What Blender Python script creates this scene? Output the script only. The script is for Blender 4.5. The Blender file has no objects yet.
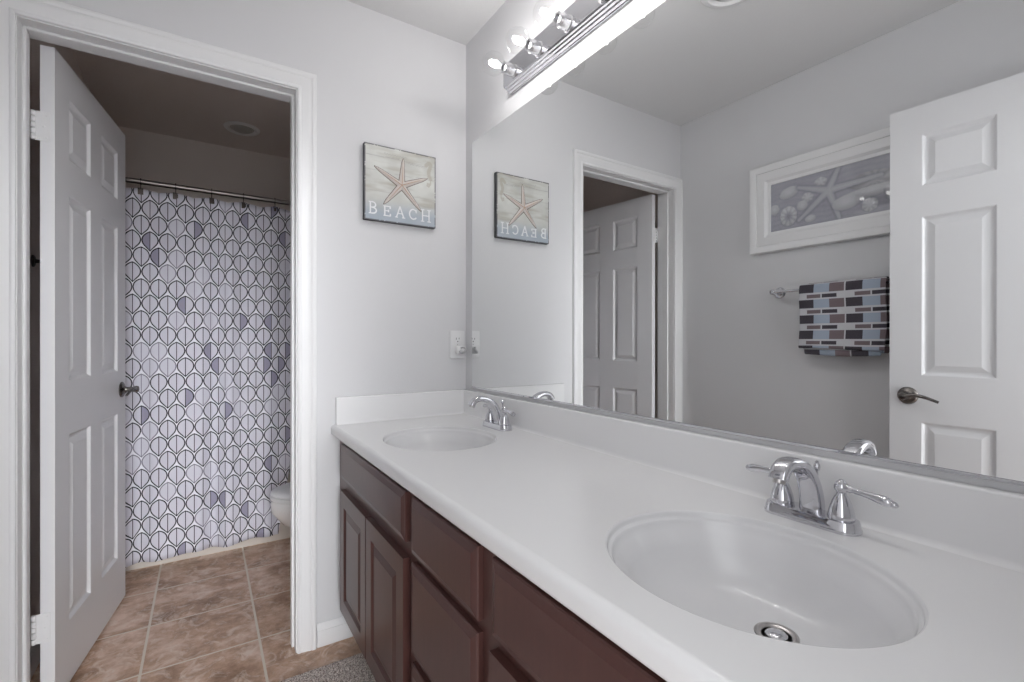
import bpy, bmesh, math, random
from mathutils import Vector, Matrix
random.seed(7)
PI = math.pi
SC = bpy.context.scene
COL = SC.collection

# ------------------------------------------------------------------ camera, world, exposure
cam_d = bpy.data.cameras.new('camera')
cam = bpy.data.objects.new('camera', cam_d)
COL.objects.link(cam)
SC.camera = cam
cam_d.sensor_width = 36.0
cam_d.lens = 476.68 * 36.0 / 1024.0
cam_d.clip_start = 0.01
YAW, PITCH, ROLL = 0.5738, -0.0015, 0.0010
fw = Vector((math.sin(YAW) * math.cos(PITCH), math.cos(YAW) * math.cos(PITCH), math.sin(PITCH)))
rt = Vector((math.cos(YAW), -math.sin(YAW), 0))
up = rt.cross(fw)
r3 = rt * math.cos(ROLL) + up * math.sin(ROLL)
u3 = up * math.cos(ROLL) - rt * math.sin(ROLL)
mw = Matrix.Identity(4)
for i in range(3):
    mw[i][0], mw[i][1], mw[i][2] = r3[i], u3[i], -fw[i]
mw[0][3], mw[1][3], mw[2][3] = -0.9727, -1.8806, 1.1388
cam.matrix_world = mw

HALL_LIGHT = 2.2          # soft light of the room beyond the entry doorway
BACK_LOBE_LIGHT = 31.0        # added world glow straight behind the camera, to brighten the toilet room
BULB_STRENGTH = 125.0
w = bpy.data.worlds.new('world')
SC.world = w
w.use_nodes = True
bg = w.node_tree.nodes['Background']
bg.inputs['Color'].default_value = (0.96, 0.975, 1.0, 1)
_nt = w.node_tree
_tc = _nt.nodes.new('ShaderNodeTexCoord')
_dp = _nt.nodes.new('ShaderNodeVectorMath'); _dp.operation = 'DOT_PRODUCT'
_dp.inputs[1].default_value = Vector((0.0, -1.0, 0.16)).normalized()
_nt.links.new(_tc.outputs['Generated'], _dp.inputs[0])
_mx = _nt.nodes.new('ShaderNodeMath'); _mx.operation = 'MAXIMUM'; _mx.inputs[1].default_value = 0.0
_nt.links.new(_dp.outputs['Value'], _mx.inputs[0])
_pw = _nt.nodes.new('ShaderNodeMath'); _pw.operation = 'POWER'; _pw.inputs[1].default_value = 65.0
_nt.links.new(_mx.outputs[0], _pw.inputs[0])
_ma = _nt.nodes.new('ShaderNodeMath'); _ma.operation = 'MULTIPLY_ADD'
_ma.inputs[1].default_value = BACK_LOBE_LIGHT; _ma.inputs[2].default_value = HALL_LIGHT
_nt.links.new(_pw.outputs[0], _ma.inputs[0])
_nt.links.new(_ma.outputs[0], bg.inputs['Strength'])

SC.view_settings.view_transform = 'Standard'
SC.view_settings.look = 'None'
SC.view_settings.gamma = 1.0
SC.view_settings.use_curve_mapping = False
SC.view_settings.exposure = 0.16
try:
    SC.cycles.max_bounces = 14
    SC.cycles.diffuse_bounces = 8
    SC.cycles.glossy_bounces = 8
    SC.cycles.transparent_max_bounces = 16
    SC.cycles.sample_clamp_indirect = 6.0
    SC.cycles.blur_glossy = 0.5
except Exception:
    pass

# ------------------------------------------------------------------ material helpers
def lin(c):
    return tuple(((v / 255.0) / 12.92 if v <= 10 else ((v / 255.0 + 0.055) / 1.055) ** 2.4) for v in c)

def new_mat(name):
    m = bpy.data.materials.new(name)
    m.use_nodes = True
    return m, m.node_tree, m.node_tree.nodes['Principled BSDF']

class X:
    """little expression wrapper over Math nodes"""
    def __init__(self, nt, s): self.nt, self.s = nt, s
    def _op(self, op, *a):
        n = self.nt.nodes.new('ShaderNodeMath'); n.operation = op
        for i, v in enumerate((self,) + a):
            if isinstance(v, X): self.nt.links.new(v.s, n.inputs[i])
            else: n.inputs[i].default_value = float(v)
        return X(self.nt, n.outputs[0])
    def __add__(s, o): return s._op('ADD', o)
    def __sub__(s, o): return s._op('SUBTRACT', o)
    def __mul__(s, o): return s._op('MULTIPLY', o)
    def __truediv__(s, o): return s._op('DIVIDE', o)
    def lt(s, o): return s._op('LESS_THAN', o)
    def gt(s, o): return s._op('GREATER_THAN', o)
    def floor(s): return s._op('FLOOR')
    def fract(s): return s._op('FRACT')
    def abs(s): return s._op('ABSOLUTE')
    def sqrt(s): return s._op('SQRT')
    def exp(s): return s._op('EXPONENT')
    def mod(s, o): return s._op('FLOORED_MODULO', o)
    def atan2(s, o): return s._op('ARCTAN2', o)
    def max(s, o): return s._op('MAXIMUM', o)
    def min(s, o): return s._op('MINIMUM', o)
    def band(s, lo, hi): return s.gt(lo) * s.lt(hi)

def mixc(nt, fac, a, b):
    n = nt.nodes.new('ShaderNodeMix'); n.data_type = 'RGBA'
    for sock, v in ((n.inputs[0], fac), (n.inputs[6], a), (n.inputs[7], b)):
        if isinstance(v, X): nt.links.new(v.s, sock)
        elif hasattr(v, 'links'): nt.links.new(v, sock)
        elif isinstance(v, (int, float)): sock.default_value = v
        else: sock.default_value = tuple(v) + (1,)
    return n.outputs[2]

def noise(nt, vec, scale, detail=3, rough=0.5, out=0):
    n = nt.nodes.new('ShaderNodeTexNoise')
    n.inputs['Scale'].default_value = scale
    n.inputs['Detail'].default_value = detail
    n.inputs['Roughness'].default_value = rough
    if vec is not None: nt.links.new(vec, n.inputs['Vector'])
    return n.outputs[out]

def obj_coord(nt):
    return nt.nodes.new('ShaderNodeTexCoord').outputs['Object']

def add_bump(nt, p, h, strength, dist=0.002):
    b = nt.nodes.new('ShaderNodeBump')
    b.inputs['Strength'].default_value = strength
    b.inputs['Distance'].default_value = dist
    nt.links.new(h.s if isinstance(h, X) else h, b.inputs['Height'])
    nt.links.new(b.outputs[0], p.inputs['Normal'])

def plain(name, col, rough=0.5, metal=0.0, bump=None, var=0.0, coat=0.0, spec=None):
    m, nt, p = new_mat(name)
    p.inputs['Roughness'].default_value = rough
    p.inputs['Metallic'].default_value = metal
    p.inputs['Coat Weight'].default_value = coat
    if spec is not None: p.inputs['Specular IOR Level'].default_value = spec
    c = lin(col) if max(col) > 1.0 else tuple(col)
    oc = obj_coord(nt)
    if var > 0:
        f = noise(nt, oc, 6.0, 4)
        nt.links.new(mixc(nt, X(nt, f), tuple(v * (1 - var) for v in c), tuple(min(1, v * (1 + var)) for v in c)), p.inputs['Base Color'])
    else:
        p.inputs['Base Color'].default_value = c + (1,)
    if bump:
        add_bump(nt, p, noise(nt, oc, bump[0], 3), bump[1], bump[2] if len(bump) > 2 else 0.002)
    return m

M_WALL = plain('wall_paint', (0.66, 0.66, 0.672), 0.75, bump=(95, 0.10, 0.003), var=0.01)
M_CEIL = plain('ceiling_paint', (0.67, 0.67, 0.672), 0.85, bump=(70, 0.16, 0.003))
M_TOILETWALL = plain('shade_tinted_wall_paint', (0.76, 0.695, 0.65), 0.8, bump=(95, 0.10, 0.003))  # grey wall paint with the room's dim warm shade put into its colour
M_TRIM = plain('white_trim_paint', (0.76, 0.76, 0.765), 0.35)
M_DOOR = plain('white_door_paint', (0.72, 0.72, 0.735), 0.38, bump=(60, 0.03, 0.001))
M_CHROME = plain('polished_chrome', (0.66, 0.66, 0.69), 0.045, 1.0)
M_NICKEL = plain('antique_nickel', (0.20, 0.185, 0.175), 0.26, 1.0)
M_BRONZE = plain('dark_bronze', (0.085, 0.072, 0.065), 0.35, 0.9)
M_STEEL = plain('brushed_steel', (0.5, 0.48, 0.47), 0.28, 1.0)
M_ROD = plain('dull_pewter', (0.24, 0.22, 0.21), 0.36, 1.0)
M_SATIN = plain('satin_chrome', (0.66, 0.66, 0.67), 0.22, 1.0)
M_MARBLE = plain('white_cultured_marble', (0.78, 0.78, 0.785), 0.18)
M_BASIN = plain('white_basin_gelcoat', (0.72, 0.72, 0.73), 0.16, coat=0.1)
M_PORCELAIN = plain('white_porcelain', (0.72, 0.71, 0.70), 0.1, coat=0.3)
M_PLASTIC = plain('white_plastic', (0.74, 0.74, 0.745), 0.35)
M_DARKSLOT = plain('dark_slot', (0.03, 0.03, 0.03), 0.6)
M_RUBBER = plain('dark_rubber', (0.04, 0.04, 0.045), 0.5)
M_TUB = plain('almond_tub_enamel', (0.60, 0.55, 0.50), 0.2)

def wood_mat():
    m, nt, p = new_mat('dark_cherry_stained_wood')
    oc = obj_coord(nt)
    mp = nt.nodes.new('ShaderNodeMapping'); mp.inputs['Scale'].default_value = (9, 9, 1.2)
    nt.links.new(oc, mp.inputs['Vector'])
    f = noise(nt, mp.outputs[0], 9.0, 5, 0.6)
    nt.links.new(mixc(nt, X(nt, f), (0.060, 0.0255, 0.0225), (0.098, 0.041, 0.035)), p.inputs['Base Color'])
    p.inputs['Roughness'].default_value = 0.33
    p.inputs['Coat Weight'].default_value = 0.12
    p.inputs['Coat Roughness'].default_value = 0.3
    return m
M_WOOD = wood_mat()
M_WOODIN = plain('wood_darkened_for_shade', (0.03, 0.013, 0.012), 0.5)  # cherry wood, darkened in colour for the shade inside and at the toe kick

def mirror_mat():
    m, nt, p = new_mat('silvered_mirror')
    p.inputs['Base Color'].default_value = (0.86, 0.87, 0.868, 1)
    p.inputs['Metallic'].default_value = 1.0
    p.inputs['Roughness'].default_value = 0.0
    return m
M_MIRROR = mirror_mat()

def clear_mat(name, tint, ior=1.45, rough=0.0):
    m, nt, p = new_mat(name)
    nt.nodes.remove(p)
    out = [n for n in nt.nodes if n.type == 'OUTPUT_MATERIAL'][0]
    t = nt.nodes.new('ShaderNodeBsdfTransparent'); t.inputs[0].default_value = tint + (1,)
    g = nt.nodes.new('ShaderNodeBsdfGlossy'); g.inputs['Roughness'].default_value = rough
    lw = nt.nodes.new('ShaderNodeLayerWeight'); lw.inputs[0].default_value = 0.5
    fr = X(nt, lw.outputs['Facing'])._op('POWER', 4.0) * (0.30 if ior < 1.4 else 0.75) + (0.03 if ior < 1.4 else 0.045)
    mx = nt.nodes.new('ShaderNodeMixShader')
    nt.links.new(fr.s, mx.inputs[0]); nt.links.new(t.outputs[0], mx.inputs[1]); nt.links.new(g.outputs[0], mx.inputs[2])
    nt.links.new(mx.outputs[0], out.inputs[0])
    return m
M_BULBGLASS = clear_mat('clear_bulb_glass', (0.97, 0.97, 0.97), 1.35)
M_PANE = clear_mat('picture_glass', (0.97, 0.97, 0.97), 1.5)

def emit_mat():
    m, nt, p = new_mat('glowing_filament')
    p.inputs['Base Color'].default_value = (1, 1, 1, 1)
    p.inputs['Emission Color'].default_value = (1.0, 0.978, 0.962, 1)
    p.inputs['Emission Strength'].default_value = BULB_STRENGTH
    return m
M_GLOW = emit_mat()

def tile_mat():
    m, nt, p = new_mat('tan_travertine_tile')
    oc = obj_coord(nt)
    sp = nt.nodes.new('ShaderNodeSeparateXYZ'); nt.links.new(oc, sp.inputs[0])
    x, y = X(nt, sp.outputs[0]), X(nt, sp.outputs[1])
    u = (x + 1.155 + 3.6) / 0.36
    v = (y - 0.165 + 3.25) / 0.325
    fu, fv = u.fract(), v.fract()
    g = 0.0115
    eu = (fu - 0.5).abs().gt(0.5 - g); ev = (fv - 0.5).abs().gt(0.5 - g)
    grout = eu.max(ev)
    wn = nt.nodes.new('ShaderNodeTexWhiteNoise'); wn.noise_dimensions = '2D'
    cb = nt.nodes.new('ShaderNodeCombineXYZ')
    nt.links.new(u.floor().s, cb.inputs[0]); nt.links.new(v.floor().s, cb.inputs[1])
    nt.links.new(cb.outputs[0], wn.inputs['Vector'])
    off = nt.nodes.new('ShaderNodeVectorMath'); off.operation = 'MULTIPLY_ADD'
    nt.links.new(wn.outputs['Color'], off.inputs[0]); off.inputs[1].default_value = (7, 7, 7); nt.links.new(oc, off.inputs[2])
    n1 = noise(nt, off.outputs[0], 6.5, 9, 0.70)
    n2 = nt.nodes.new('ShaderNodeTexNoise'); n2.inputs['Scale'].default_value = 13; n2.inputs['Detail'].default_value = 6
    n2.inputs['Distortion'].default_value = 1.6; n2.inputs['Roughness'].default_value = 0.68
    nt.links.new(off.outputs[0], n2.inputs['Vector'])
    r = nt.nodes.new('ShaderNodeValToRGB'); nt.links.new(n1, r.inputs[0])
    e = r.color_ramp.elements
    e[0].position, e[0].color = 0.34, lin((146, 115, 92)) + (1,)
    e[1].position, e[1].color = 0.66, lin((234, 208, 190)) + (1,)
    k = e.new(0.5); k.color = lin((200, 165, 139)) + (1,)
    r2 = nt.nodes.new('ShaderNodeValToRGB'); nt.links.new(n2.outputs[0], r2.inputs[0])
    q = r2.color_ramp.elements
    q[0].position, q[0].color = 0.50, (0, 0, 0, 1)
    q[1].position, q[1].color = 0.66, (1, 1, 1, 1)
    vein = X(nt, r2.outputs[0]) * 0.75
    c = mixc(nt, vein, r.outputs[0], lin((236, 220, 207)))
    c = mixc(nt, grout, c, lin((228, 218, 204)))
    nt.links.new(c, p.inputs['Base Color'])
    p.inputs['Roughness'].default_value = 0.42
    hgt = X(nt, n1) * 0.3 - grout
    add_bump(nt, p, hgt, 0.35, 0.002)
    return m
M_TILE = tile_mat()

def carpet_mat():
    m, nt, p = new_mat('beige_loop_pile')
    oc = obj_coord(nt)
    n = noise(nt, oc, 190, 2)
    r = nt.nodes.new('ShaderNodeValToRGB'); nt.links.new(n, r.inputs[0])
    e = r.color_ramp.elements
    e[0].position, e[0].color = 0.36, lin((140, 124, 116)) + (1,)
    e[1].position, e[1].color = 0.62, lin((240, 230, 223)) + (1,)
    nt.links.new(r.outputs[0], p.inputs['Base Color'])
    p.inputs['Roughness'].default_value = 0.95
    return m
M_CARPET = carpet_mat()

def curtain_mat():
    """white cloth printed with rows of round leaf outlines; UV is in metres of cloth"""
    m, nt, p = new_mat('leaf_print_curtain_cloth')
    uv = nt.nodes.new('ShaderNodeUVMap').outputs[0]
    sp = nt.nodes.new('ShaderNodeSeparateXYZ'); nt.links.new(uv, sp.inputs[0])
    U, V = X(nt, sp.outputs[0]), X(nt, sp.outputs[1])
    P, Q, R0 = 0.0750, 0.0775, 0.0343
    def layer(par):
        # rows of parity par; each shape centre at (P*(i+.5+par/2), 2Q*(j+.5+par/2))
        a = U / P + (0.5 if par else 0.0)
        b = V / (2 * Q) + (0.5 if par else 0.0)
        i, j = a.floor(), b.floor()
        px = (a - i - 0.5) * P
        py = (b - j - 0.5) * (2 * Q)
        rad = (px * px + py * py).sqrt()
        th = px.abs().atan2(py * -1.0)                 # 0 at the lower tip, pi at the top
        R = (th / -0.30).exp() * 0.0195 + ((th - PI) / 0.42).exp() * 0.0075 + R0
        dd = rad - R
        inside = dd.lt(0.0)
        line = dd.abs().lt(0.0027)
        stem = px.abs().lt(0.0018) * inside
        tip = dd.lt(0.0) * py.lt(-0.0475) * rad.lt(1.0)
        ink = line.max(stem).max(tip)
        cb = nt.nodes.new('ShaderNodeCombineXYZ')
        nt.links.new((i * 1.37 + 11.3 + par * 5.7).s, cb.inputs[0]); nt.links.new((j * 2.11 + 4.1).s, cb.inputs[1])
        wn = nt.nodes.new('ShaderNodeTexWhiteNoise'); wn.noise_dimensions = '2D'
        nt.links.new(cb.outputs[0], wn.inputs['Vector'])
        rnd = X(nt, wn.outputs['Value'])
        half = px.gt(0.0)
        other = half * -1.0 + 1.0
        dark = (rnd.lt(0.075) * half).max(rnd.band(0.075, 0.14) * other) * inside
        pale = rnd.gt(0.85)
        return inside, ink, dark, pale
    bgc = lin((226, 226, 233))
    c = bgc
    for par in (0, 1):
        inside, ink, dark, pale = layer(par)
        c = mixc(nt, inside, c, lin((205, 204, 214)))
        c = mixc(nt, dark, c, lin((146, 143, 162)))
        c = mixc(nt, ink * (pale * -1.0 + 1.0), c, lin((22, 20, 33)))
        c = mixc(nt, ink * pale, c, lin((128, 125, 138)))
    nt.links.new(c, p.inputs['Base Color'])
    p.inputs['Roughness'].default_value = 0.8
    return m
M_CURTAIN = curtain_mat()

def towel_mat():
    """terry with a woven brick pattern; UV in metres, u to the right as the mirror shows it, v downward"""
    m, nt, p = new_mat('brick_pattern_terry')
    uv = nt.nodes.new('ShaderNodeUVMap').outputs[0]
    sp = nt.nodes.new('ShaderNodeSeparateXYZ'); nt.links.new(uv, sp.inputs[0])
    U, V = X(nt, sp.outputs[0]), X(nt, sp.outputs[1])
    per, tw = 0.0705, 0.0640
    v = V.mod(per)
    big = v.band(0.003, 0.042)
    small = v.band(0.0485, 0.065)
    ub = U / tw
    cb = ub.floor().mod(3.0)
    fb = ub.fract()
    us = U / tw + 0.45
    cs = us.floor().mod(3.0)
    fs = us.fract()
    black, blue, brown, white = lin((52, 47, 55)), lin((158, 170, 186)), lin((112, 98, 101)), lin((196, 196, 200))
    c = mixc(nt, cb.band(0.5, 1.5), black, blue)
    c = mixc(nt, cb.gt(1.5), c, brown)
    gapb = cb.gt(1.5) * fb.gt(0.91)
    c = mixc(nt, gapb, c, white)
    d = mixc(nt, cs.band(0.5, 1.5), white, brown)
    d = mixc(nt, cs.gt(1.5), d, black)
    gaps = cs.gt(0.5) * fs.gt(0.91)
    d = mixc(nt, gaps, d, white)
    o = mixc(nt, big, white, c)
    o = mixc(nt, small, o, d)
    oc = obj_coord(nt)
    n = noise(nt, oc, 420, 2)
    o = mixc(nt, X(nt, n) * 0.22, o, lin((120, 118, 124)))
    nt.links.new(o, p.inputs['Base Color'])
    p.inputs['Roughness'].default_value = 0.95
    add_bump(nt, p, n, 0.5, 0.002)
    return m
M_TOWEL = towel_mat()

def vcol_mat(name, rough=0.5):
    m, nt, p = new_mat(name)
    a = nt.nodes.new('ShaderNodeVertexColor'); a.layer_name = 'ink'
    nt.links.new(a.outputs[0], p.inputs['Base Color'])
    p.inputs['Roughness'].default_value = rough
    return m
M_PRINT = vcol_mat('printed_ink', 0.5)

# ------------------------------------------------------------------ mesh helpers
def obj(name, bm, mat, parent=None, smooth=None, kind=None, label=None, cat=None, group=None):
    me = bpy.data.meshes.new(name)
    bm.normal_update()
    bm.to_mesh(me); bm.free()
    for m in (mat if isinstance(mat, (list, tuple)) else [mat]): me.materials.append(m)
    if smooth is not None:
        me.shade_smooth()
        me.set_sharp_from_angle(angle=math.radians(smooth))
    o = bpy.data.objects.new(name, me)
    COL.objects.link(o)
    if parent: o.parent = parent
    props(o, label, cat, group, kind)
    return o

def props(o, label=None, cat=None, group=None, kind=None):
    if label: o['label'] = label
    if cat: o['category'] = cat
    if group: o['group'] = group
    if kind: o['kind'] = kind

def thing(name, label, cat, loc=(0, 0, 0), rotz=0.0, group=None, kind=None):
    o = bpy.data.objects.new(name, None)
    o.empty_display_size = 0.05
    COL.objects.link(o)
    o.location = loc; o.rotation_euler = (0, 0, rotz)
    props(o, label, cat, group, kind)
    return o

def dup(root, loc, rotz=None, label=None):
    def cp(o, par):
        c = o.copy(); COL.objects.link(c)
        if par: c.parent = par
        for ch in [q for q in bpy.data.objects if q.parent == o]: cp(ch, c)
        return c
    r = cp(root, None)
    r.location = loc
    if rotz is not None: r.rotation_euler = (0, 0, rotz)
    if label: r['label'] = label
    return r

def BM(): return bmesh.new()

def box(bm, lo, hi, bev=0.0, seg=2):
    r = bmesh.ops.create_cube(bm, size=1.0)
    vs = r['verts']
    for v in vs:
        for i in range(3):
            v.co[i] = (lo[i] + hi[i]) / 2 + v.co[i] * (hi[i] - lo[i])
    if bev > 0:
        es = list({e for v in vs for e in v.link_edges})
        bmesh.ops.bevel(bm, geom=es, offset=bev, segments=seg, profile=0.5, affect='EDGES')
    return vs

def frame_of(axis):
    a = Vector(axis).normalized()
    t = Vector((0, 0, 1)) if abs(a.z) < 0.9 else Vector((1, 0, 0))
    e1 = t.cross(a).normalized(); e2 = a.cross(e1)
    return a, e1, e2

def lathe(bm, prof, origin=(0, 0, 0), axis=(0, 0, 1), n=24, cap0=False, cap1=False, sx=1.0, sy=1.0):
    """prof: (radius, distance along axis)"""
    a, e1, e2 = frame_of(axis); o = Vector(origin)
    rings = []
    for r, h in prof:
        if r < 1e-6:
            rings.append([bm.verts.new(o + a * h)])
        else:
            rings.append([bm.verts.new(o + a * h + (e1 * math.cos(2 * PI * k / n) * sx + e2 * math.sin(2 * PI * k / n) * sy) * r) for k in range(n)])
    for A, B in zip(rings, rings[1:]):
        for k in range(n):
            k2 = (k + 1) % n
            if len(A) == 1 and len(B) == 1: continue
            if len(A) == 1: bm.faces.new((A[0], B[k], B[k2]))
            elif len(B) == 1: bm.faces.new((A[k], B[0], A[k2]))
            else: bm.faces.new((A[k], B[k], B[k2], A[k2]))
    if cap0 and len(rings[0]) > 1: bm.faces.new(rings[0])
    if cap1 and len(rings[-1]) > 1: bm.faces.new(rings[-1][::-1])
    return rings

def tube(bm, pts, radii, n=14, caps=True, side=None, sq=1.0):
    """pts along a path; radii: number or (ra, rb) per point; ra along 'side', rb along the other"""
    P = [Vector(p) for p in pts]
    if not isinstance(radii, (list, tuple)) or (len(radii) == 2 and len(P) != 2 and not isinstance(radii[0], (list, tuple))):
        radii = [radii] * len(P)
    prev = None; rings = []
    for i, p in enumerate(P):
        t = (P[min(i + 1, len(P) - 1)] - P[max(i - 1, 0)]).normalized()
        if side is not None: s = Vector(side)
        elif prev is not None: s = prev
        else: s = Vector((0, 0, 1)) if abs(t.z) < 0.9 else Vector((1, 0, 0))
        s = (s - t * s.dot(t)).normalized(); prev = s
        q = t.cross(s)
        r = radii[i]
        ra, rb = r if isinstance(r, (list, tuple)) else (r, r)
        cs = lambda t: math.copysign(abs(math.cos(t)) ** sq, math.cos(t)); sn = lambda t: math.copysign(abs(math.sin(t)) ** sq, math.sin(t))
        rings.append([bm.verts.new(p + s * cs(2 * PI * k / n) * ra + q * sn(2 * PI * k / n) * rb) for k in range(n)])
    for A, B in zip(rings, rings[1:]):
        for k in range(n):
            bm.faces.new((A[k], A[(k + 1) % n], B[(k + 1) % n], B[k]))
    if caps:
        bm.faces.new(rings[0][::-1]); bm.faces.new(rings[-1])
    return rings

def bez(p0, p1, p2, p3, n=10):
    out = []
    for i in range(n + 1):
        t = i / n; a = (1 - t)
        out.append(tuple(a ** 3 * p0[k] + 3 * a * a * t * p1[k] + 3 * a * t * t * p2[k] + t ** 3 * p3[k] for k in range(3)))
    return out

def extrude_profile(bm, pts3, vec, close=True):
    """pts3: polygon of 3D points, swept by vec, capped"""
    A = [bm.verts.new(p) for p in pts3]
    B = [bm.verts.new(Vector(p) + Vector(vec)) for p in pts3]
    n = len(A)
    for i in range(n if close else n - 1):
        bm.faces.new((A[i], A[(i + 1) % n], B[(i + 1) % n], B[i]))
    if close:
        bm.faces.new(A[::-1]); bm.faces.new(B)

def fix_normals(bm): bmesh.ops.recalc_face_normals(bm, faces=bm.faces[:])

def sphere(bm, c, r, n=16, sz=(1, 1, 1)):
    res = bmesh.ops.create_uvsphere(bm, u_segments=n, v_segments=max(8, n // 2), radius=r)
    for v in res['verts']:
        v.co = Vector((v.co.x * sz[0], v.co.y * sz[1], v.co.z * sz[2])) + Vector(c)

def panelled_slab(bm, W, H, T, panels, prof, back=True):
    """slab in local x 0..W, z 0..H, front face at y=0 looking towards -y, back at y=T.
    panels: (x0,x1,z0,z1) ; prof: (inset, depth) steps. All coordinates on a common grid."""
    xs = sorted({0.0, W} | {p[0] for p in panels} | {p[1] for p in panels})
    zs = sorted({0.0, H} | {p[2] for p in panels} | {p[3] for p in panels})
    def inside(cx, cz):
        return any(p[0] < cx < p[1] and p[2] < cz < p[3] for p in panels)
    for side in ((0.0, 1.0), (T, -1.0)) if back else ((0.0, 1.0),):
        y0, s = side
        V = {}
        def vert(x, z, d=0.0):
            k = (round(x, 5), round(z, 5), round(d, 5))
            if k not in V: V[k] = bm.verts.new((x, y0 + s * d, z))
            return V[k]
        def quad(a, b, c, d):
            bm.faces.new((a, b, c, d) if s > 0 else (d, c, b, a))
        for i in range(len(xs) - 1):
            for j in range(len(zs) - 1):
                if not inside((xs[i] + xs[i + 1]) / 2, (zs[j] + zs[j + 1]) / 2):
                    quad(vert(xs[i], zs[j]), vert(xs[i + 1], zs[j]), vert(xs[i + 1], zs[j + 1]), vert(xs[i], zs[j + 1]))
        for (x0, x1, z0, z1) in panels:
            prev = [vert(x0, z0), vert(x1, z0), vert(x1, z1), vert(x0, z1)]
            for ins, d in prof:
                cur = [vert(x0 + ins, z0 + ins, d), vert(x1 - ins, z0 + ins, d), vert(x1 - ins, z1 - ins, d), vert(x0 + ins, z1 - ins, d)]
                for k in range(4): quad(prev[k], prev[(k + 1) % 4], cur[(k + 1) % 4], cur[k])
                prev = cur
            quad(*prev)
    a = [(0, 0), (W, 0), (W, H), (0, H)]
    for k in range(4):
        (xa, za), (xb, zb) = a[k], a[(k + 1) % 4]
        v = [bm.verts.new(q) for q in ((xa, 0, za), (xa, T, za), (xb, T, zb), (xb, 0, zb))]
        bm.faces.new(v)
    if not back:
        v = [bm.verts.new(q) for q in ((0, T, 0), (0, T, H), (W, T, H), (W, T, 0))]
        bm.faces.new(v)
    bmesh.ops.remove_doubles(bm, verts=bm.verts[:], dist=1e-5)
    fix_normals(bm)

def bevel_front(bm, W, H, T, prof):
    """slab whose front (y=0, looking -y) is reached through stepped edges. prof: (inset, y) from the back rim to the field"""
    rings = [[bm.verts.new(q) for q in ((i, y, i), (W - i, y, i), (W - i, y, H - i), (i, y, H - i))] for i, y in prof]
    for A, B in zip(rings, rings[1:]):
        for k in range(4): bm.faces.new((A[k], A[(k + 1) % 4], B[(k + 1) % 4], B[k]))
    bm.faces.new(rings[0][::-1]); bm.faces.new(rings[-1])
    fix_normals(bm)

def place(bm, M): bmesh.ops.transform(bm, matrix=M, verts=bm.verts[:])

# ------------------------------------------------------------------ measured dimensions (metres)
ZC = 2.4407                      # ceiling
XL = -1.4727                     # left wall
YF = -1.936                      # front wall (entry), behind the camera
WT = 0.115                       # wall thickness
ZK = 0.8202                      # counter top
ZS = 0.9225                      # splash top
JL, JR, JT = -1.4135, -0.6915, 2.047        # jamb faces and head of the back doorway
TR, TB = 0.07, 1.86              # toilet room right wall and far wall

# ------------------------------------------------------------------ structure: walls, floor, ceiling
def hollow_wall(name, x0, x1, y0, y1, hole, mat, label):
    bm = BM()
    hx0, hx1, hz = hole
    box(bm, (x0, y0, 0), (hx0, y1, ZC)); box(bm, (hx1, y0, 0), (x1, y1, ZC)); box(bm, (hx0, y0, hz), (hx1, y1, ZC))
    bmesh.ops.remove_doubles(bm, verts=bm.verts[:], dist=1e-5)
    return obj(name, bm, mat, kind='structure', label=label, cat='wall')
def solid(name, lo, hi, mat, label, cat):
    bm = BM(); box(bm, lo, hi)
    return obj(name, bm, mat, kind='structure', label=label, cat=cat)

bm = BM()
rough = (JL - 0.018, JR + 0.018, JT + 0.018)
hollow_wall('wall_back', XL - 0.1, 0.17, 0.0, WT, rough, M_WALL, 'pale grey wall with the doorway to the toilet room')
solid('wall_right', (0.0, YF - WT, 0), (0.1, 0.0, ZC), M_WALL, 'pale grey wall that carries the big mirror', 'wall')
solid('wall_left', (XL - 0.1, YF - WT, 0), (XL, 0.0, ZC), M_WALL, 'pale grey wall with the shell picture and towel', 'wall')
ED0, ED1 = -1.405, -0.645
hollow_wall('wall_front', XL, 0.0, YF - WT, YF, (ED0 - 0.018, ED1 + 0.018, JT + 0.018), M_WALL, 'pale grey wall with the entry doorway')
solid('wall_toilet_left', (XL - 0.1, WT, 0), (XL, TB, ZC), M_TOILETWALL, 'shaded wall behind the open white door', 'wall')
solid('wall_toilet_right', (TR, WT, 0), (TR + 0.1, TB, ZC), M_TOILETWALL, 'shaded wall behind the toilet', 'wall')
solid('wall_toilet_far', (XL - 0.1, TB, 0), (TR + 0.1, TB + 0.1, ZC), M_TOILETWALL, 'shaded wall above the shower curtain rod', 'wall')
# toilet-room face of the back wall gets its own skin of the same shade-tinted paint through the thin lining
solid('ceiling', (XL - 0.1, YF - WT, ZC), (0.17, WT * 0.5, ZC + 0.1), M_CEIL, 'plain pale ceiling over the vanity', 'ceiling')
solid('ceiling_toilet', (XL - 0.1, WT * 0.5, ZC), (TR + 0.1, TB + 0.1, ZC + 0.1), M_TOILETWALL, 'shaded ceiling of the toilet room', 'ceiling')
solid('floor', (XL - 0.1, -2.6, -0.1), (0.17, TB + 0.1, 0.0), M_TILE, 'tan mottled stone tile floor with pale grout', 'floor')

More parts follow.
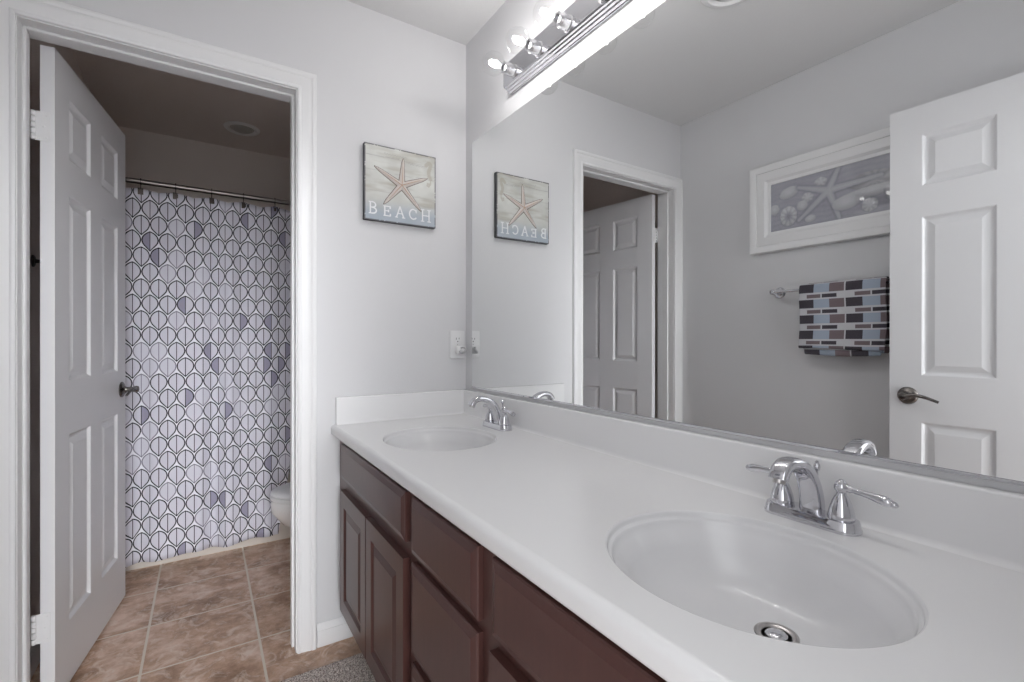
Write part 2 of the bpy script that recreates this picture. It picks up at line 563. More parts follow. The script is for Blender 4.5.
# door linings (jamb + stop) and casings
def casing(bm, x0, x1, z1, yface, sgn, xmin=-9, xmax=9):
    """mitred three-sided casing round an opening; yface is the wall face, sgn the way it stands out"""
    prof = [(0.0, 0.0), (0.0, 0.008), (0.003, 0.0105), (0.010, 0.0105), (0.0125, 0.0085), (0.016, 0.0095), (0.034, 0.0125),
            (0.043, 0.0150), (0.046, 0.0135), (0.050, 0.0175), (0.060, 0.0180), (0.064, 0.0150), (0.064, 0.0)]
    cl = lambda v: max(xmin, min(xmax, v))
    stations = []
    for st in range(4):
        row = []
        for d, t in prof:
            y = yface + sgn * t
            if st == 0: p = (cl(x0 - d), y, 0.0)
            elif st == 1: p = (cl(x0 - d), y, z1 + d)
            elif st == 2: p = (cl(x1 + d), y, z1 + d)
            else: p = (cl(x1 + d), y, 0.0)
            row.append(bm.verts.new(p))
        stations.append(row)
    for A, B in zip(stations, stations[1:]):
        for k in range(len(prof) - 1): bm.faces.new((A[k], A[k + 1], B[k + 1], B[k]))
    bm.faces.new(stations[0]); bm.faces.new(stations[-1][::-1])
    fix_normals(bm)

def lining(bm, x0, x1, z1, y0, y1, sy0, sy1):
    t = 0.018
    box(bm, (x0 - t, y0, 0), (x0, y1, z1 + t)); box(bm, (x1, y0, 0), (x1 + t, y1, z1 + t)); box(bm, (x0, y0, z1), (x1, y1, z1 + t))
    s = 0.009
    box(bm, (x0, sy0, 0), (x0 + s, sy1, z1), 0.002, 1); box(bm, (x1 - s, sy0, 0), (x1, sy1, z1), 0.002, 1); box(bm, (x0 + s, sy0, z1 - s), (x1 - s, sy1, z1), 0.002, 1)

bm = BM(); casing(bm, JL - 0.002, JR + 0.004, JT + 0.004, 0.0, -1, xmin=XL + 0.0005)
obj('trim_1', bm, M_TRIM, smooth=50, kind='structure', label='white moulded casing round the toilet room doorway', cat='trim')
bm = BM(); lining(bm, JL, JR, JT, 0.0, WT, 0.040, 0.075)
obj('trim_2', bm, M_TRIM, kind='structure', label='white jamb lining inside the toilet room doorway', cat='trim')
bm = BM(); casing(bm, JL - 0.002, JR + 0.004, JT + 0.004, WT, 1, xmin=XL + 0.0005)
obj('trim_3', bm, M_TRIM, smooth=50, kind='structure', label='white casing on the toilet side of the doorway', cat='trim')
bm = BM(); lining(bm, ED0, ED1, JT, YF - WT, YF, YF - 0.075, YF - 0.040)
obj('trim_4', bm, M_TRIM, kind='structure', label='white jamb lining of the entry doorway', cat='trim')
bm = BM(); casing(bm, ED0 - 0.006, ED1 + 0.006, JT + 0.006, YF, 1, xmin=XL + 0.0005)
obj('trim_5', bm, M_TRIM, smooth=50, kind='structure', label='white casing round the entry doorway', cat='trim')

def baseboard(name, p0, p1, n, label):
    """p0->p1 along the wall foot, n points into the room"""
    prof = [(0, 0), (0.013, 0), (0.013, 0.052), (0.011, 0.057), (0.0125, 0.061), (0.009, 0.070), (0.006, 0.078), (0.003, 0.083), (0, 0.083)]
    bm = BM()
    extrude_profile(bm, [(p0[0] + n[0] * a, p0[1] + n[1] * a, b) for a, b in prof], (p1[0] - p0[0], p1[1] - p0[1], 0))
    fix_normals(bm)
    obj(name, bm, M_TRIM, smooth=40, kind='structure', label=label, cat='baseboard')
baseboard('baseboard_back', (JR + 0.0705, 0), (-0.464, 0), (0, -1), 'short white baseboard between the door casing and vanity')
baseboard('baseboard_left', (XL, -0.019), (XL, YF + 0.019), (1, 0), 'white baseboard along the wall under the towel')
baseboard('baseboard_toilet_left', (XL, WT + 0.02), (XL, 1.10), (1, 0), 'white baseboard behind the open white door')
baseboard('baseboard_toilet_back', (JR + 0.0705, WT), (TR, WT), (0, 1), 'white baseboard beside the toilet')

# ------------------------------------------------------------------ carpet
car = thing('carpet', 'beige looped carpet meeting the tile in front of the vanity', 'carpet', (-0.97, -0.95, 0))
bm = BM(); box(bm, (-0.485, -0.975, 0.0), (0.495, 0.815, 0.007), 0.002, 1)
obj('backing', bm, M_CARPET, car)
me = bpy.data.meshes.new('pile')
st = 0.0055; nx, ny = int(0.975 / st), int(1.785 / st)
vv, ff = [], []
for j in range(ny + 1):
    for i in range(nx + 1):
        h = 0.010 + 0.0028 * math.sin(i * 2.05 + random.uniform(-.5, .5)) * math.sin(j * 2.05 + random.uniform(-.5, .5)) + random.uniform(-.0016, .0016)
        if i in (0, nx) or j in (0, ny): h = 0.003
        vv.append((-0.483 + i * st + random.uniform(-.001, .001), -0.972 + j * st + random.uniform(-.001, .001), h))
for j in range(ny):
    for i in range(nx):
        a = j * (nx + 1) + i
        ff.append((a, a + 1, a + nx + 2, a + nx + 1))
me.from_pydata(vv, [], ff); me.materials.append(M_CARPET); me.shade_smooth()
o = bpy.data.objects.new('pile', me); COL.objects.link(o); o.parent = car; o['kind'] = 'stuff'

# ------------------------------------------------------------------ doors
DOORPROF = [(0.003, 0.0020), (0.009, 0.0085), (0.013, 0.0100), (0.018, 0.0098), (0.037, 0.0030), (0.039, 0.0025)]
def six_panels(stile, pw, mid):
    xs = [(stile, stile + pw), (stile + pw + mid, stile + 2 * pw + mid)]
    zs = [(0.203, 0.816), (0.994, 1.600), (1.718, 1.915)]
    return [(a, b, c, d) for a, b in xs for c, d in zs]

def lever_handle(parent, x, z, yface, sgn, dirx):
    """rosette + lever on a door in its local frame (x along the door, y out of the face by sgn)"""
    bm = BM()
    lathe(bm, [(0.0325, 0), (0.0335, 0.003), (0.031, 0.007), (0.024, 0.0105), (0.0165, 0.0125), (0.0125, 0.017)], (x, yface, z), (0, sgn, 0), 28, cap0=True)
    h = obj('door_handle', bm, M_NICKEL, parent, smooth=40)
    h['label'] = 'antique nickel lever handle'
    bm = BM()
    lathe(bm, [(0.0125, 0.012), (0.0105, 0.020), (0.0105, 0.040), (0.0135, 0.046), (0.0145, 0.054), (0.0125, 0.0605), (0.006, 0.063), (0, 0.0635)], (x, yface, z), (0, sgn, 0), 20)
    path = bez((x, yface + sgn * 0.053, z - 0.001), (x + dirx * 0.035, yface + sgn * 0.054, z + 0.014), (x + dirx * 0.060, yface + sgn * 0.050, z + 0.004), (x + dirx * 0.103, yface + sgn * 0.046, z - 0.014), 12)
    rr = [(0.0095 - 0.0045 * (i / 12) ** 0.7, 0.0080 - 0.004 * (i / 12)) for i in range(13)]
    tube(bm, path, rr, 12, side=(0, 0, 1))
    fix_normals(bm)
    obj('lever', bm, M_NICKEL, h, smooth=45)

def make_door(name, label, W, H, T, panels, loc, rotz, handle_x, handle_z, hinges):
    t = thing(name, label, 'door', loc, rotz, kind='structure')
    bm = BM(); panelled_slab(bm, W, H, T, panels, DOORPROF)
    obj('slab', bm, M_DOOR, t)
    for yf, s in ((0.0, -1), (T, 1)):
        lever_handle(t, handle_x, handle_z, yf, s, -1 if handle_x > W / 2 else 1)
    bm = BM()
    xe = W if handle_x > W / 2 else 0
    box(bm, (xe - 0.0005, T / 2 - 0.0125, handle_z - 0.028), (xe + 0.0010, T / 2 + 0.0125, handle_z + 0.028))
    obj('latch_plate', bm, M_NICKEL, t)
    for hz, side in hinges:
        bm = BM()
        hx = 0.0 if handle_x > W / 2 else W
        sg = -1 if hx == 0 else 1
        box(bm, (hx - 0.0012, 0.010, hz - 0.045), (hx + 0.0012, T + 0.015, hz + 0.045), 0.0008, 1)
        ky = T + 0.0150
        for k in range(5):
            z0 = hz - 0.045 + k * 0.018
            lathe(bm, [(0.0058, z0 + 0.0012), (0.0066, z0 + 0.0022), (0.0066, z0 + 0.0158), (0.0058, z0 + 0.0168)], (hx + sg * 0.0020, ky, 0), (0, 0, 1), 12, True, True)
        for zz in (hz - 0.034, hz, hz + 0.034):
            lathe(bm, [(0.0035, 0), (0.0025, 0.001), (0, 0.001)], (hx + sg * 0.0012, T * 0.55 + (0.006 if zz == hz else 0), zz), (sg, 0, 0), 10)
        hg = obj('hinge', bm, M_PLASTIC, t, smooth=40)
        hg['label'] = 'white butt hinge'
    return t

# local frame of a door: x along the slab from the hinge, y=0 face looks to -y
# toilet-room door: face y=0 must look to +x (towards the vanity side). direction u=(.1357,.9907), so rotz = atan2(.9907,.1357)
ang = math.atan2(0.9907, 0.1357)
make_door('door_1', 'open white six panel door standing in the toilet room doorway', 0.700, 2.028, 0.0345,
          six_panels(0.105, 0.19, 0.11), (-1.3588, 0.1203, 0.012), ang, 0.640, 0.913, [(0.243, 1), (1.780, 1)])
# entry door, folded open along the left wall: hinge near the front wall, free edge at y=-1.10; its visible face looks to +x
ang2 = math.atan2(0.9997, 0.017 / 0.76)
make_door('door_2', 'white six panel entry door opened flat along the left wall, lever handle at its edge', 0.762, 2.028, 0.0345,
          six_panels(0.10, 0.205, 0.152), (-1.357, -1.862, 0.012), ang2, 0.703, 0.914, [(0.235, 1), (1.02, 1), (1.772, 1)])

# ------------------------------------------------------------------ vanity cabinet
CW = 0.5375                       # face frame plane at x = -CW
YV = 1.929                        # run length
van = thing('vanity_cabinet', 'long dark cherry bathroom vanity cabinet under the white countertop', 'cabinet', (0, 0, 0))
bm = BM()
box(bm, (-CW + 0.019, -YV, 0.105), (-0.004, -0.004, 0.122))                       # bottom
for y in (-0.003, -0.785, -1.155, -YV):                                            # upright panels
    box(bm, (-CW + 0.019, y - (0.016 if y > -1.9 else -0.016), 0.105), (-0.004, y, 0.7785))
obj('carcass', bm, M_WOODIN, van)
bm = BM()
for y0, y1 in ((-0.095, -0.0015), (-0.790, -0.728), (-1.172, -1.107), (-YV, -1.880)):
    box(bm, (-CW, y0, 0.115), (-CW + 0.019, y1, 0.7785))
for z0, z1 in ((0.115, 0.160), (0.590, 0.632), (0.752, 0.7785)):
    for y0, y1 in ((-0.728, -0.095), (-1.107, -0.790), (-1.880, -1.172)):
        box(bm, (-CW, y0, z0), (-CW + 0.019, y1, z1))
for y0, y1 in ((-1.107, -0.790),):
    box(bm, (-CW, y0, 0.352), (-CW + 0.019, y1, 0.384))
obj('face_frame', bm, M_WOOD, van)
bm = BM(); box(bm, (-CW + 0.075, -YV, 0.0), (-CW + 0.090, -0.0015, 0.112))
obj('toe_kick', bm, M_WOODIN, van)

def front_xf(ya):   # local (x along -y from ya, y=0 front looking to -x)
    # local x -> world -y, local y (into the cabinet) -> world +x
    return Matrix(((0, 1, 0, -CW - 0.0185), (-1, 0, 0, ya), (0, 0, 1, 0), (0, 0, 0, 1)))
CABPROF = [(0.003, 0.0030), (0.006, 0.0065), (0.012, 0.0072), (0.030, 0.0020), (0.032, 0.0012)]
def cab_door(ya, yb, z0, z1):
    W, H = abs(yb - ya), z1 - z0
    bm = BM(); s = 0.052
    panelled_slab(bm, W, H, 0.018, [(s, W - s, s, H - s)], CABPROF, back=False)
    es = [e for e in bm.edges if all(abs(v.co.y) < 1e-5 for v in e.verts) and (all(abs(v.co.x) < 1e-5 for v in e.verts) or all(abs(v.co.x - W) < 1e-5 for v in e.verts) or all(abs(v.co.z) < 1e-5 for v in e.verts) or all(abs(v.co.z - H) < 1e-5 for v in e.verts))]
    bmesh.ops.bevel(bm, geom=es, offset=0.004, segments=3, profile=0.5, affect='EDGES')
    place(bm, Matrix.Translation((0, 0, z0)))
    place(bm, front_xf(ya))
    obj('door', bm, M_WOOD, van)
FRONTPROF = [(0.0, 0.018), (0.0, 0.0075), (0.0025, 0.0050), (0.005, 0.0045), (0.016, 0.0008), (0.018, 0.0)]
def slab_front(name, ya, yb, z0, z1):
    W, H = abs(yb - ya), z1 - z0
    bm = BM(); bevel_front(bm, W, H, 0.018, FRONTPROF)
    place(bm, Matrix.Translation((0, 0, z0)))
    place(bm, front_xf(ya))
    obj(name, bm, M_WOOD, van)
slab_front('false_front', -0.083, -0.738, 0.634, 0.760)
cab_door(-0.083, -0.404, 0.156, 0.594)
cab_door(-0.411, -0.737, 0.156, 0.594)
slab_front('drawer', -0.780, -1.112, 0.622, 0.760)
slab_front('drawer', -0.780, -1.112, 0.381, 0.600)
slab_front('drawer', -0.780, -1.112, 0.156, 0.358)
slab_front('false_front', -1.163, -1.876, 0.622, 0.760)
cab_door(-1.163, -1.518, 0.156, 0.598)
cab_door(-1.525, -1.876, 0.156, 0.598)

# ------------------------------------------------------------------ countertop with basins
ctr = thing('vanity_countertop', 'glossy white countertop with two integral oval sinks and splashes', 'countertop', (0, 0, 0))
SINKS = [(-0.320, -0.437, 0.181, 0.205), (-0.316, -1.480, 0.183, 0.207)]
XB, XF = -0.030, -0.556           # flat part of the top, back and front
Y0, YE = -0.030, -1.933
YM = -0.958
bm = BM()
def ring_rect(cx, cy, a, b, x0, x1, y0, y1, n=96):
    angs = [2 * PI * k / n for k in range(n)]
    for px, py in ((x0, y0), (x0, y1), (x1, y0), (x1, y1)):
        angs.append(math.atan2((py - cy), (px - cx)) % (2 * PI))
    angs = sorted(set(round(t, 6) for t in angs))
    inner, outer = [], []
    for t in angs:
        c, s = math.cos(t), math.sin(t)
        k = 1.0 / math.sqrt((c / a) ** 2 + (s / b) ** 2)
        inner.append(bm.verts.new((cx + c * k, cy + s * k, ZK)))
        f = 1e9
        if c > 1e-9: f = min(f, (x1 - cx) / c)
        if c < -1e-9: f = min(f, (x0 - cx) / c)
        if s > 1e-9: f = min(f, (y1 - cy) / s)
        if s < -1e-9: f = min(f, (y0 - cy) / s)
        outer.append(bm.verts.new((cx + c * f, cy + s * f, ZK)))
    m = len(angs)
    for i in range(m):
        bm.faces.new((inner[i], outer[i], outer[(i + 1) % m], inner[(i + 1) % m]))
ring_rect(*SINKS[0], XF, XB, YM, Y0)
ring_rect(*SINKS[1], XF, XB, YE, YM)
# strips under the splashes and the rolled front edge
prof = [(XB, ZK), (XF, ZK)]
for k in range(1, 9):
    a = PI / 2 * k / 8
    prof.append((XF - 0.0145 * math.sin(a), ZK - 0.0145 * (1 - math.cos(a))))
prof += [(XF - 0.0145, ZK - 0.030)]
for k in range(1, 5):
    a = PI / 2 * k / 4
    prof.append((XF - 0.0145 + 0.008 * (1 - math.cos(a)), ZK - 0.030 - 0.009 * math.sin(a)))
prof += [(-0.530, ZK - 0.039)]
A = [bm.verts.new((x, -0.0012, z)) for x, z in prof[1:]]
B = [bm.verts.new((x, YE, z)) for x, z in prof[1:]]
for k in range(len(A) - 1): bm.faces.new((A[k], A[k + 1], B[k + 1], B[k]))
def q4(*ps): bm.faces.new([bm.verts.new(p) for p in ps])
q4((XF, Y0, ZK), (XB, Y0, ZK), (XB, -0.0012, ZK), (XF, -0.0012, ZK))
q4((XB, YE, ZK), (-0.001, YE, ZK), (-0.001, -0.0012, ZK), (XB, -0.0012, ZK))
# underside with matching openings is closed by a thin edge band round the run
q4((XF - 0.0145 + 0.008, -0.0012, ZK - 0.039), (-0.001, -0.0012, ZK - 0.039), (-0.001, -0.0012, ZK), (XF - 0.01, -0.0012, ZK))
fix_normals(bm)
for f in bm.faces:
    if f.normal.z < -0.9 and f.calc_center_median().z > ZK - 0.002: f.normal_flip()
obj('counter_slab', bm, M_MARBLE, ctr, smooth=60)

def splash_profile(T=0.020):
    pts = [(0.001, ZS), (T - 0.005, ZS)]
    for k in range(1, 6):
        a = PI / 2 * k / 5
        pts.append((T - 0.005 + 0.005 * math.sin(a), ZS - 0.005 * (1 - math.cos(a))))
    r = 0.010
    pts.append((T, ZK + r))
    for k in range(1, 7):
        a = PI / 2 * k / 6
        pts.append((T + r * (1 - math.cos(a)), ZK + r * (1 - math.sin(a)) + 0.0002))
    pts.append((0.001, ZK + 0.0002))
    return pts
bm = BM(); extrude_profile(bm, [(-d, -0.0012, z) for d, z in splash_profile()], (0, YE + 0.0012, 0)); fix_normals(bm)
obj('backsplash', bm, M_MARBLE, ctr, smooth=50)
bm = BM(); extrude_profile(bm, [(-0.0012, -d, z) for d, z in splash_profile()], (-0.553, 0, 0)); fix_normals(bm)
obj('side_splash', bm, M_MARBLE, ctr, smooth=50)

DRSHIFT, DRY, DEPTH = 0.066, -0.016, 0.124
def basin(cx, cy, a, b):
    bm = BM(); n = 96
    prof = [(0, 0), (0.0012, 0.0004), (0.0024, 0.0020), (0.0032, 0.0050), (0.0038, 0.0085), (0.0048, 0.0108), (0.0072, 0.0124), (0.0086, 0.0145), (0.0096, 0.0185),
            (0.0135, 0.029), (0.023, 0.040), (0.028, 0.055), (0.036, 0.072), (0.046, 0.087), (0.060, 0.1000), (0.078, 0.1095), (0.098, 0.1155), (0.120, 0.1190), (0.140, 0.1208), (0.158, DEPTH)]
    rings = []
    for ins, d in prof:
        s = 1 - ins / 0.160
        sh = DRSHIFT * (1 - s) ** 1.3
        aa = 0.020 + (a - 0.020) * s; bb = 0.020 + (b - 0.020) * s
        rings.append([bm.verts.new((cx + sh + aa * math.cos(2 * PI * k / n), cy + DRY * sh / DRSHIFT + bb * math.sin(2 * PI * k / n), ZK - d)) for k in range(n)])
    for A, B in zip(rings, rings[1:]):
        for k in range(n): bm.faces.new((A[k], B[k], B[(k + 1) % n], A[(k + 1) % n]))
    fix_normals(bm)
    bmesh.ops.reverse_faces(bm, faces=[f for f in bm.faces]) if sum(f.normal.z for f in bm.faces) < 0 else None
    s = obj('sink_basin', bm, M_BASIN, ctr, smooth=80)
    dx, dz = cx + DRSHIFT * (0.158 / 0.16) ** 1.3, ZK - DEPTH
    cy = cy + DRY
    bm = BM()
    lathe(bm, [(0.0305, 0.0012), (0.0300, 0.0030), (0.0275, 0.0038), (0.0235, 0.0030), (0.0205, 0.0005), (0.0195, -0.006), (0.0190, -0.030)], (dx, cy, dz), (0, 0, 1), 36)
    lathe(bm, [(0.0190, -0.0298), (0, -0.0298)], (dx, cy, dz), (0, 0, 1), 36)
    dr = obj('drain', bm, M_STEEL, s, smooth=40)
    dr['label'] = 'steel drain with pop-up stopper'
    bm = BM()
    lathe(bm, [(0.0, 0.0065), (0.006, 0.0062), (0.0125, 0.0045), (0.0155, 0.002), (0.0150, -0.001), (0.009, -0.004), (0.004, -0.008), (0.004, -0.029)], (dx, cy, dz), (0, 0, 1), 28)
    fix_normals(bm)
    st = obj('stopper', bm, M_CHROME, s, smooth=40)
for s in SINKS: basin(*s)

# ------------------------------------------------------------------ faucets (local: spout to -x, y along the base)
def rrect(cx, cy, hx, hy, r, n=6):
    out = []
    for qx, qy, a0 in ((1, 1, 0), (-1, 1, PI / 2), (-1, -1, PI), (1, -1, 3 * PI / 2)):
        for k in range(n + 1):
            a = a0 + PI / 2 * k / n
            out.append((cx + qx * (hx - r) + r * math.cos(a), cy + qy * (hy - r) + r * math.sin(a)))
    return out
def make_faucet(label, loc):
    t = thing('faucet', label, 'faucet', loc, group='two handle chrome sink faucets')
    bm = BM()
    rings = []
    for hx, hy, z in ((0.0265, 0.078, 0.0), (0.0265, 0.078, 0.004), (0.0250, 0.0765, 0.0055), (0.0240, 0.0755, 0.014), (0.0225, 0.074, 0.0185), (0.0195, 0.071, 0.0195)):
        rings.append([bm.verts.new((x, y, z)) for x, y in rrect(0, 0, hx, hy, hx * 0.92)])
    n = len(rings[0])
    for A, B in zip(rings, rings[1:]):
        for k in range(n): bm.faces.new((A[k], A[(k + 1) % n], B[(k + 1) % n], B[k]))
    bm.faces.new(rings[0][::-1]); bm.faces.new(rings[-1])
    fix_normals(bm)
    obj('base_plate', bm, M_CHROME, t, smooth=40)
    # spout: broad at the root, sweeping up and over
    bm = BM()
    pa = bez((0.006, 0, 0.016), (0.009, 0, 0.056), (-0.020, 0, 0.112), (-0.074, 0, 0.111), 14)
    pb = bez((-0.074, 0, 0.111), (-0.089, 0, 0.1107), (-0.101, 0, 0.104), (-0.105, 0, 0.089), 8)[1:]
    path = pa + pb
    N = len(path) - 1
    rr = []
    for i in range(N + 1):
        k = i / N
        wd = 0.0195 - 0.0045 * min(1, k / 0.6)
        th = 0.0145 - 0.0045 * min(1, k / 0.55)
        rr.append((wd, th))
    tube(bm, path, rr, 32, side=(0, 1, 0), sq=0.62)
    fix_normals(bm)
    sp = obj('spout', bm, M_CHROME, t, smooth=50)
    bm = BM()
    lathe(bm, [(0.0098, 0.0), (0.0098, 0.010), (0.0085, 0.0112), (0.0075, 0.0105), (0, 0.0095)], (-0.1015, 0, 0.093), (-0.28, 0, -0.96), 20)
    obj('aerator', bm, M_STEEL, sp, smooth=40)
    for s in (1, -1):
        bm = BM()
        lathe(bm, [(0.0195, 0.0), (0.0200, 0.003), (0.0192, 0.009), (0.0170, 0.019), (0.0138, 0.029), (0.0105, 0.0365), (0.0078, 0.041), (0.0066, 0.0435),
                   (0.0085, 0.0455), (0.0108, 0.050), (0.0110, 0.0545), (0.0094, 0.0595), (0.0052, 0.0630), (0.0040, 0.0640), (0.0036, 0.0655), (0.0, 0.0665)], (0, s * 0.0490, 0.0190), (0, 0, 1), 24)
        fix_normals(bm)
        h = obj('handle', bm, M_CHROME, t, smooth=50)
        bm = BM()
        ds = [0.0, 0.006, 0.010, 0.014, 0.024, 0.036, 0.048, 0.056, 0.061, 0.064, 0.067, 0.070, 0.073]
        rs = [0.0062, 0.0062, 0.0046, 0.0054, 0.0052, 0.0060, 0.0074, 0.0080, 0.0070, 0.0048, 0.0055, 0.0044, 0.0014]
        d = Vector((-0.10 if s < 0 else 0.22, s * 1.0, -0.03)).normalized()
        pts = [Vector((0, s * 0.0575, 0.0715)) + d * k + Vector((0, 0, -0.006 * (k / 0.073) ** 2)) for k in ds]
        tube(bm, pts, rs, 16)
        fix_normals(bm)
        obj('lever', bm, M_CHROME, h, smooth=45)
    bm = BM()
    lathe(bm, [(0.0022, 0.0), (0.0022, 0.074), (0.0045, 0.076), (0.0056, 0.081), (0.0050, 0.086), (0.0028, 0.089), (0.0033, 0.091), (0, 0.093)], (0.0235, 0, 0.010), (0, 0, 1), 14)
    obj('lift_rod', bm, M_CHROME, t, smooth=45)
    return t
fa = make_faucet('chrome two handle faucet behind the far sink by the outlet', (-0.077, -0.396, ZK + 0.0003))
fb = dup(fa, (-0.071, -1.459, ZK + 0.0003), None, 'chrome two handle faucet behind the large near sink')

# ------------------------------------------------------------------ mirror
ZM0, ZM1, YM0, YM1 = 0.938, 1.9855, -0.068, -1.925
mir = thing('mirror', 'wide frameless wall mirror above the vanity countertop', 'mirror', (0, (YM0 + YM1) / 2, ZM0))
hy = (YM0 - YM1) / 2
bm = BM(); box(bm, (-0.0060, -hy, 0.0), (-0.0012, hy, ZM1 - ZM0))
obj('mirror_glass', bm, M_MIRROR, mir)
bm = BM()
extrude_profile(bm, [(-0.0010, -hy, -0.0022), (-0.0085, -hy, -0.0022), (-0.0088, -hy, 0.0022), (-0.0078, -hy, 0.0026), (-0.0068, -hy, 0.0004), (-0.0010, -hy, 0.0)], (0, 2 * hy, 0)); fix_normals(bm)
ch = obj('bottom_channel', bm, M_CHROME, mir)
ch['label'] = 'slim chrome channel along the lower edge'

# ------------------------------------------------------------------ vanity light bar
ZB = 2.1165
lb = thing('vanity_light', 'chrome light bar with clear globe bulbs above the mirror', 'light fixture', (0, -0.981, ZB))
bm = BM()
half = [(0.001, -0.057), (0.008, -0.057), (0.010, -0.0545), (0.018, -0.0535), (0.0205, -0.0495), (0.0275, -0.0485), (0.0300, -0.0440), (0.0360, -0.0430), (0.0390, -0.0380)]
pr = half + [(d, -z) for d, z in reversed(half)]
extrude_profile(bm, [(-d, -0.605, z) for d, z in pr], (0, 1.21, 0)); fix_normals(bm)
obj('back_plate', bm, M_CHROME, lb, smooth=20)
BDZ = -0.012
for k in range(8):
    y = 0.534 - 0.1525 * k
    bm = BM()
    lathe(bm, [(0.0245, 0.038), (0.0245, 0.042), (0.0205, 0.045), (0.0200, 0.066), (0.0208, 0.0665), (0.0208, 0.0695), (0.0200, 0.070), (0.0190, 0.084), (0.0175, 0.0845), (0.0120, 0.0845), (0.0115, 0.080)], (0, y, BDZ), (-1, 0, 0), 28)
    fix_normals(bm)
    so = obj('socket', bm, M_SATIN, lb, smooth=35)
    bm = BM()
    pf = [(0.0125, 0.072), (0.0130, 0.082), (0.0150, 0.087)]
    for j in range(1, 15):
        a = PI * (0.865 - 0.865 * j / 14)
        pf.append((0.0395 * math.sin(a) if j < 14 else 0.0, 0.1235 + 0.0395 * math.cos(a)))
    lathe(bm, pf[3:], (0, y, BDZ), (-1, 0, 0), 28)
    fix_normals(bm)
    b = obj('bulb', bm, M_BULBGLASS, lb, smooth=80)
    b['label'] = 'clear round glass bulb'
    bm = BM()
    lathe(bm, pf[:4], (0, y, BDZ), (-1, 0, 0), 28)
    fix_normals(bm)
    obj('bulb_neck', bm, M_BULBGLASS, b, smooth=80)
    bm = BM()
    lathe(bm, [(0, 0.098), (0.006, 0.100), (0.0090, 0.106), (0.0105, 0.115), (0.0105, 0.124), (0.0085, 0.133), (0.0045, 0.137), (0, 0.138)], (0, y, BDZ), (-1, 0, 0), 16)
    fix_normals(bm)
    obj('filament', bm, M_GLOW, b, smooth=80)

# ------------------------------------------------------------------ BEACH plaque
PW, PH, PT = 0.2975, 0.2975, 0.022
pl = thing('wall_plaque', 'square beach plaque with a raised starfish on the wall beside the doorway', 'wall art', (-0.3040, -0.002, 1.7570 - PH / 2))
def color_grid(name, W, H, nx, nz, fn, parent, mat, y=0.0, border=0.0):
    """upright printed sheet facing -y in the parent's frame, colours from fn(u, v)"""
    me = bpy.data.meshes.new(name)
    vs, fs, cs = [], [], []
    for j in range(nz + 1):
        for i in range(nx + 1):
            vs.append((-W / 2 + W * i / nx, y, H * j / nz)); cs.append(fn(i / nx, j / nz))
    for j in range(nz):
        for i in range(nx):
            a = j * (nx + 1) + i; fs.append((a, a + 1, a + nx + 2, a + nx + 1))
    me.from_pydata(vs, [], fs)
    at = me.color_attributes.new('ink', 'FLOAT_COLOR', 'POINT')
    for k, c in enumerate(cs): at.data[k].color = tuple(c) + (1,)
    me.materials.append(mat)
    o = bpy.data.objects.new(name, me); COL.objects.link(o); o.parent = parent
    return o
def hsh(i, j, s=0): 
    v = math.sin(i * 127.1 + j * 311.7 + s * 74.7) * 43758.5453
    return v - math.floor(v)
def vnoise(x, y, s=0):
    i, j = math.floor(x), math.floor(y); f, g = x - i, y - j
    f, g = f * f * (3 - 2 * f), g * g * (3 - 2 * g)
    return (hsh(i, j, s) * (1 - f) + hsh(i + 1, j, s) * f) * (1 - g) + (hsh(i, j + 1, s) * (1 - f) + hsh(i + 1, j + 1, s) * f) * g
def fbm(x, y, s=0): return 0.55 * vnoise(x, y, s) + 0.3 * vnoise(2.1 * x, 2.1 * y, s + 1) + 0.15 * vnoise(4.3 * x, 4.3 * y, s + 2)
def mix3(a, b, t):
    t = max(0.0, min(1.0, t)); return tuple(a[k] * (1 - t) + b[k] * t for k in range(3))
def seg_d(px, py, ax, ay, bx, by):
    dx, dy = bx - ax, by - ay
    t = max(0, min(1, ((px - ax) * dx + (py - ay) * dy) / (dx * dx + dy * dy + 1e-12)))
    return math.hypot(px - ax - t * dx, py - ay - t * dy), t
SCRIB = [[(0.03 + 0.012 * k, 0.855 + 0.004 * math.sin(k * 1.1)) for k in range(20)], [(0.26 + 0.011 * k, 0.905 + 0.010 * math.sin(k * 1.9)) for k in range(30)],
         [(0.60 + 0.011 * k, 0.835 + 0.008 * math.sin(k * 1.7)) for k in range(22)], [(0.28 + 0.011 * k, 0.865 + 0.006 * math.sin(k * 2.3)) for k in range(18)]]
SEAH = [(0.855, 0.86), (0.90, 0.90), (0.925, 0.875), (0.915, 0.83), (0.895, 0.78), (0.90, 0.72), (0.925, 0.67), (0.92, 0.61), (0.895, 0.57), (0.875, 0.585), (0.88, 0.61), (0.897, 0.605)]
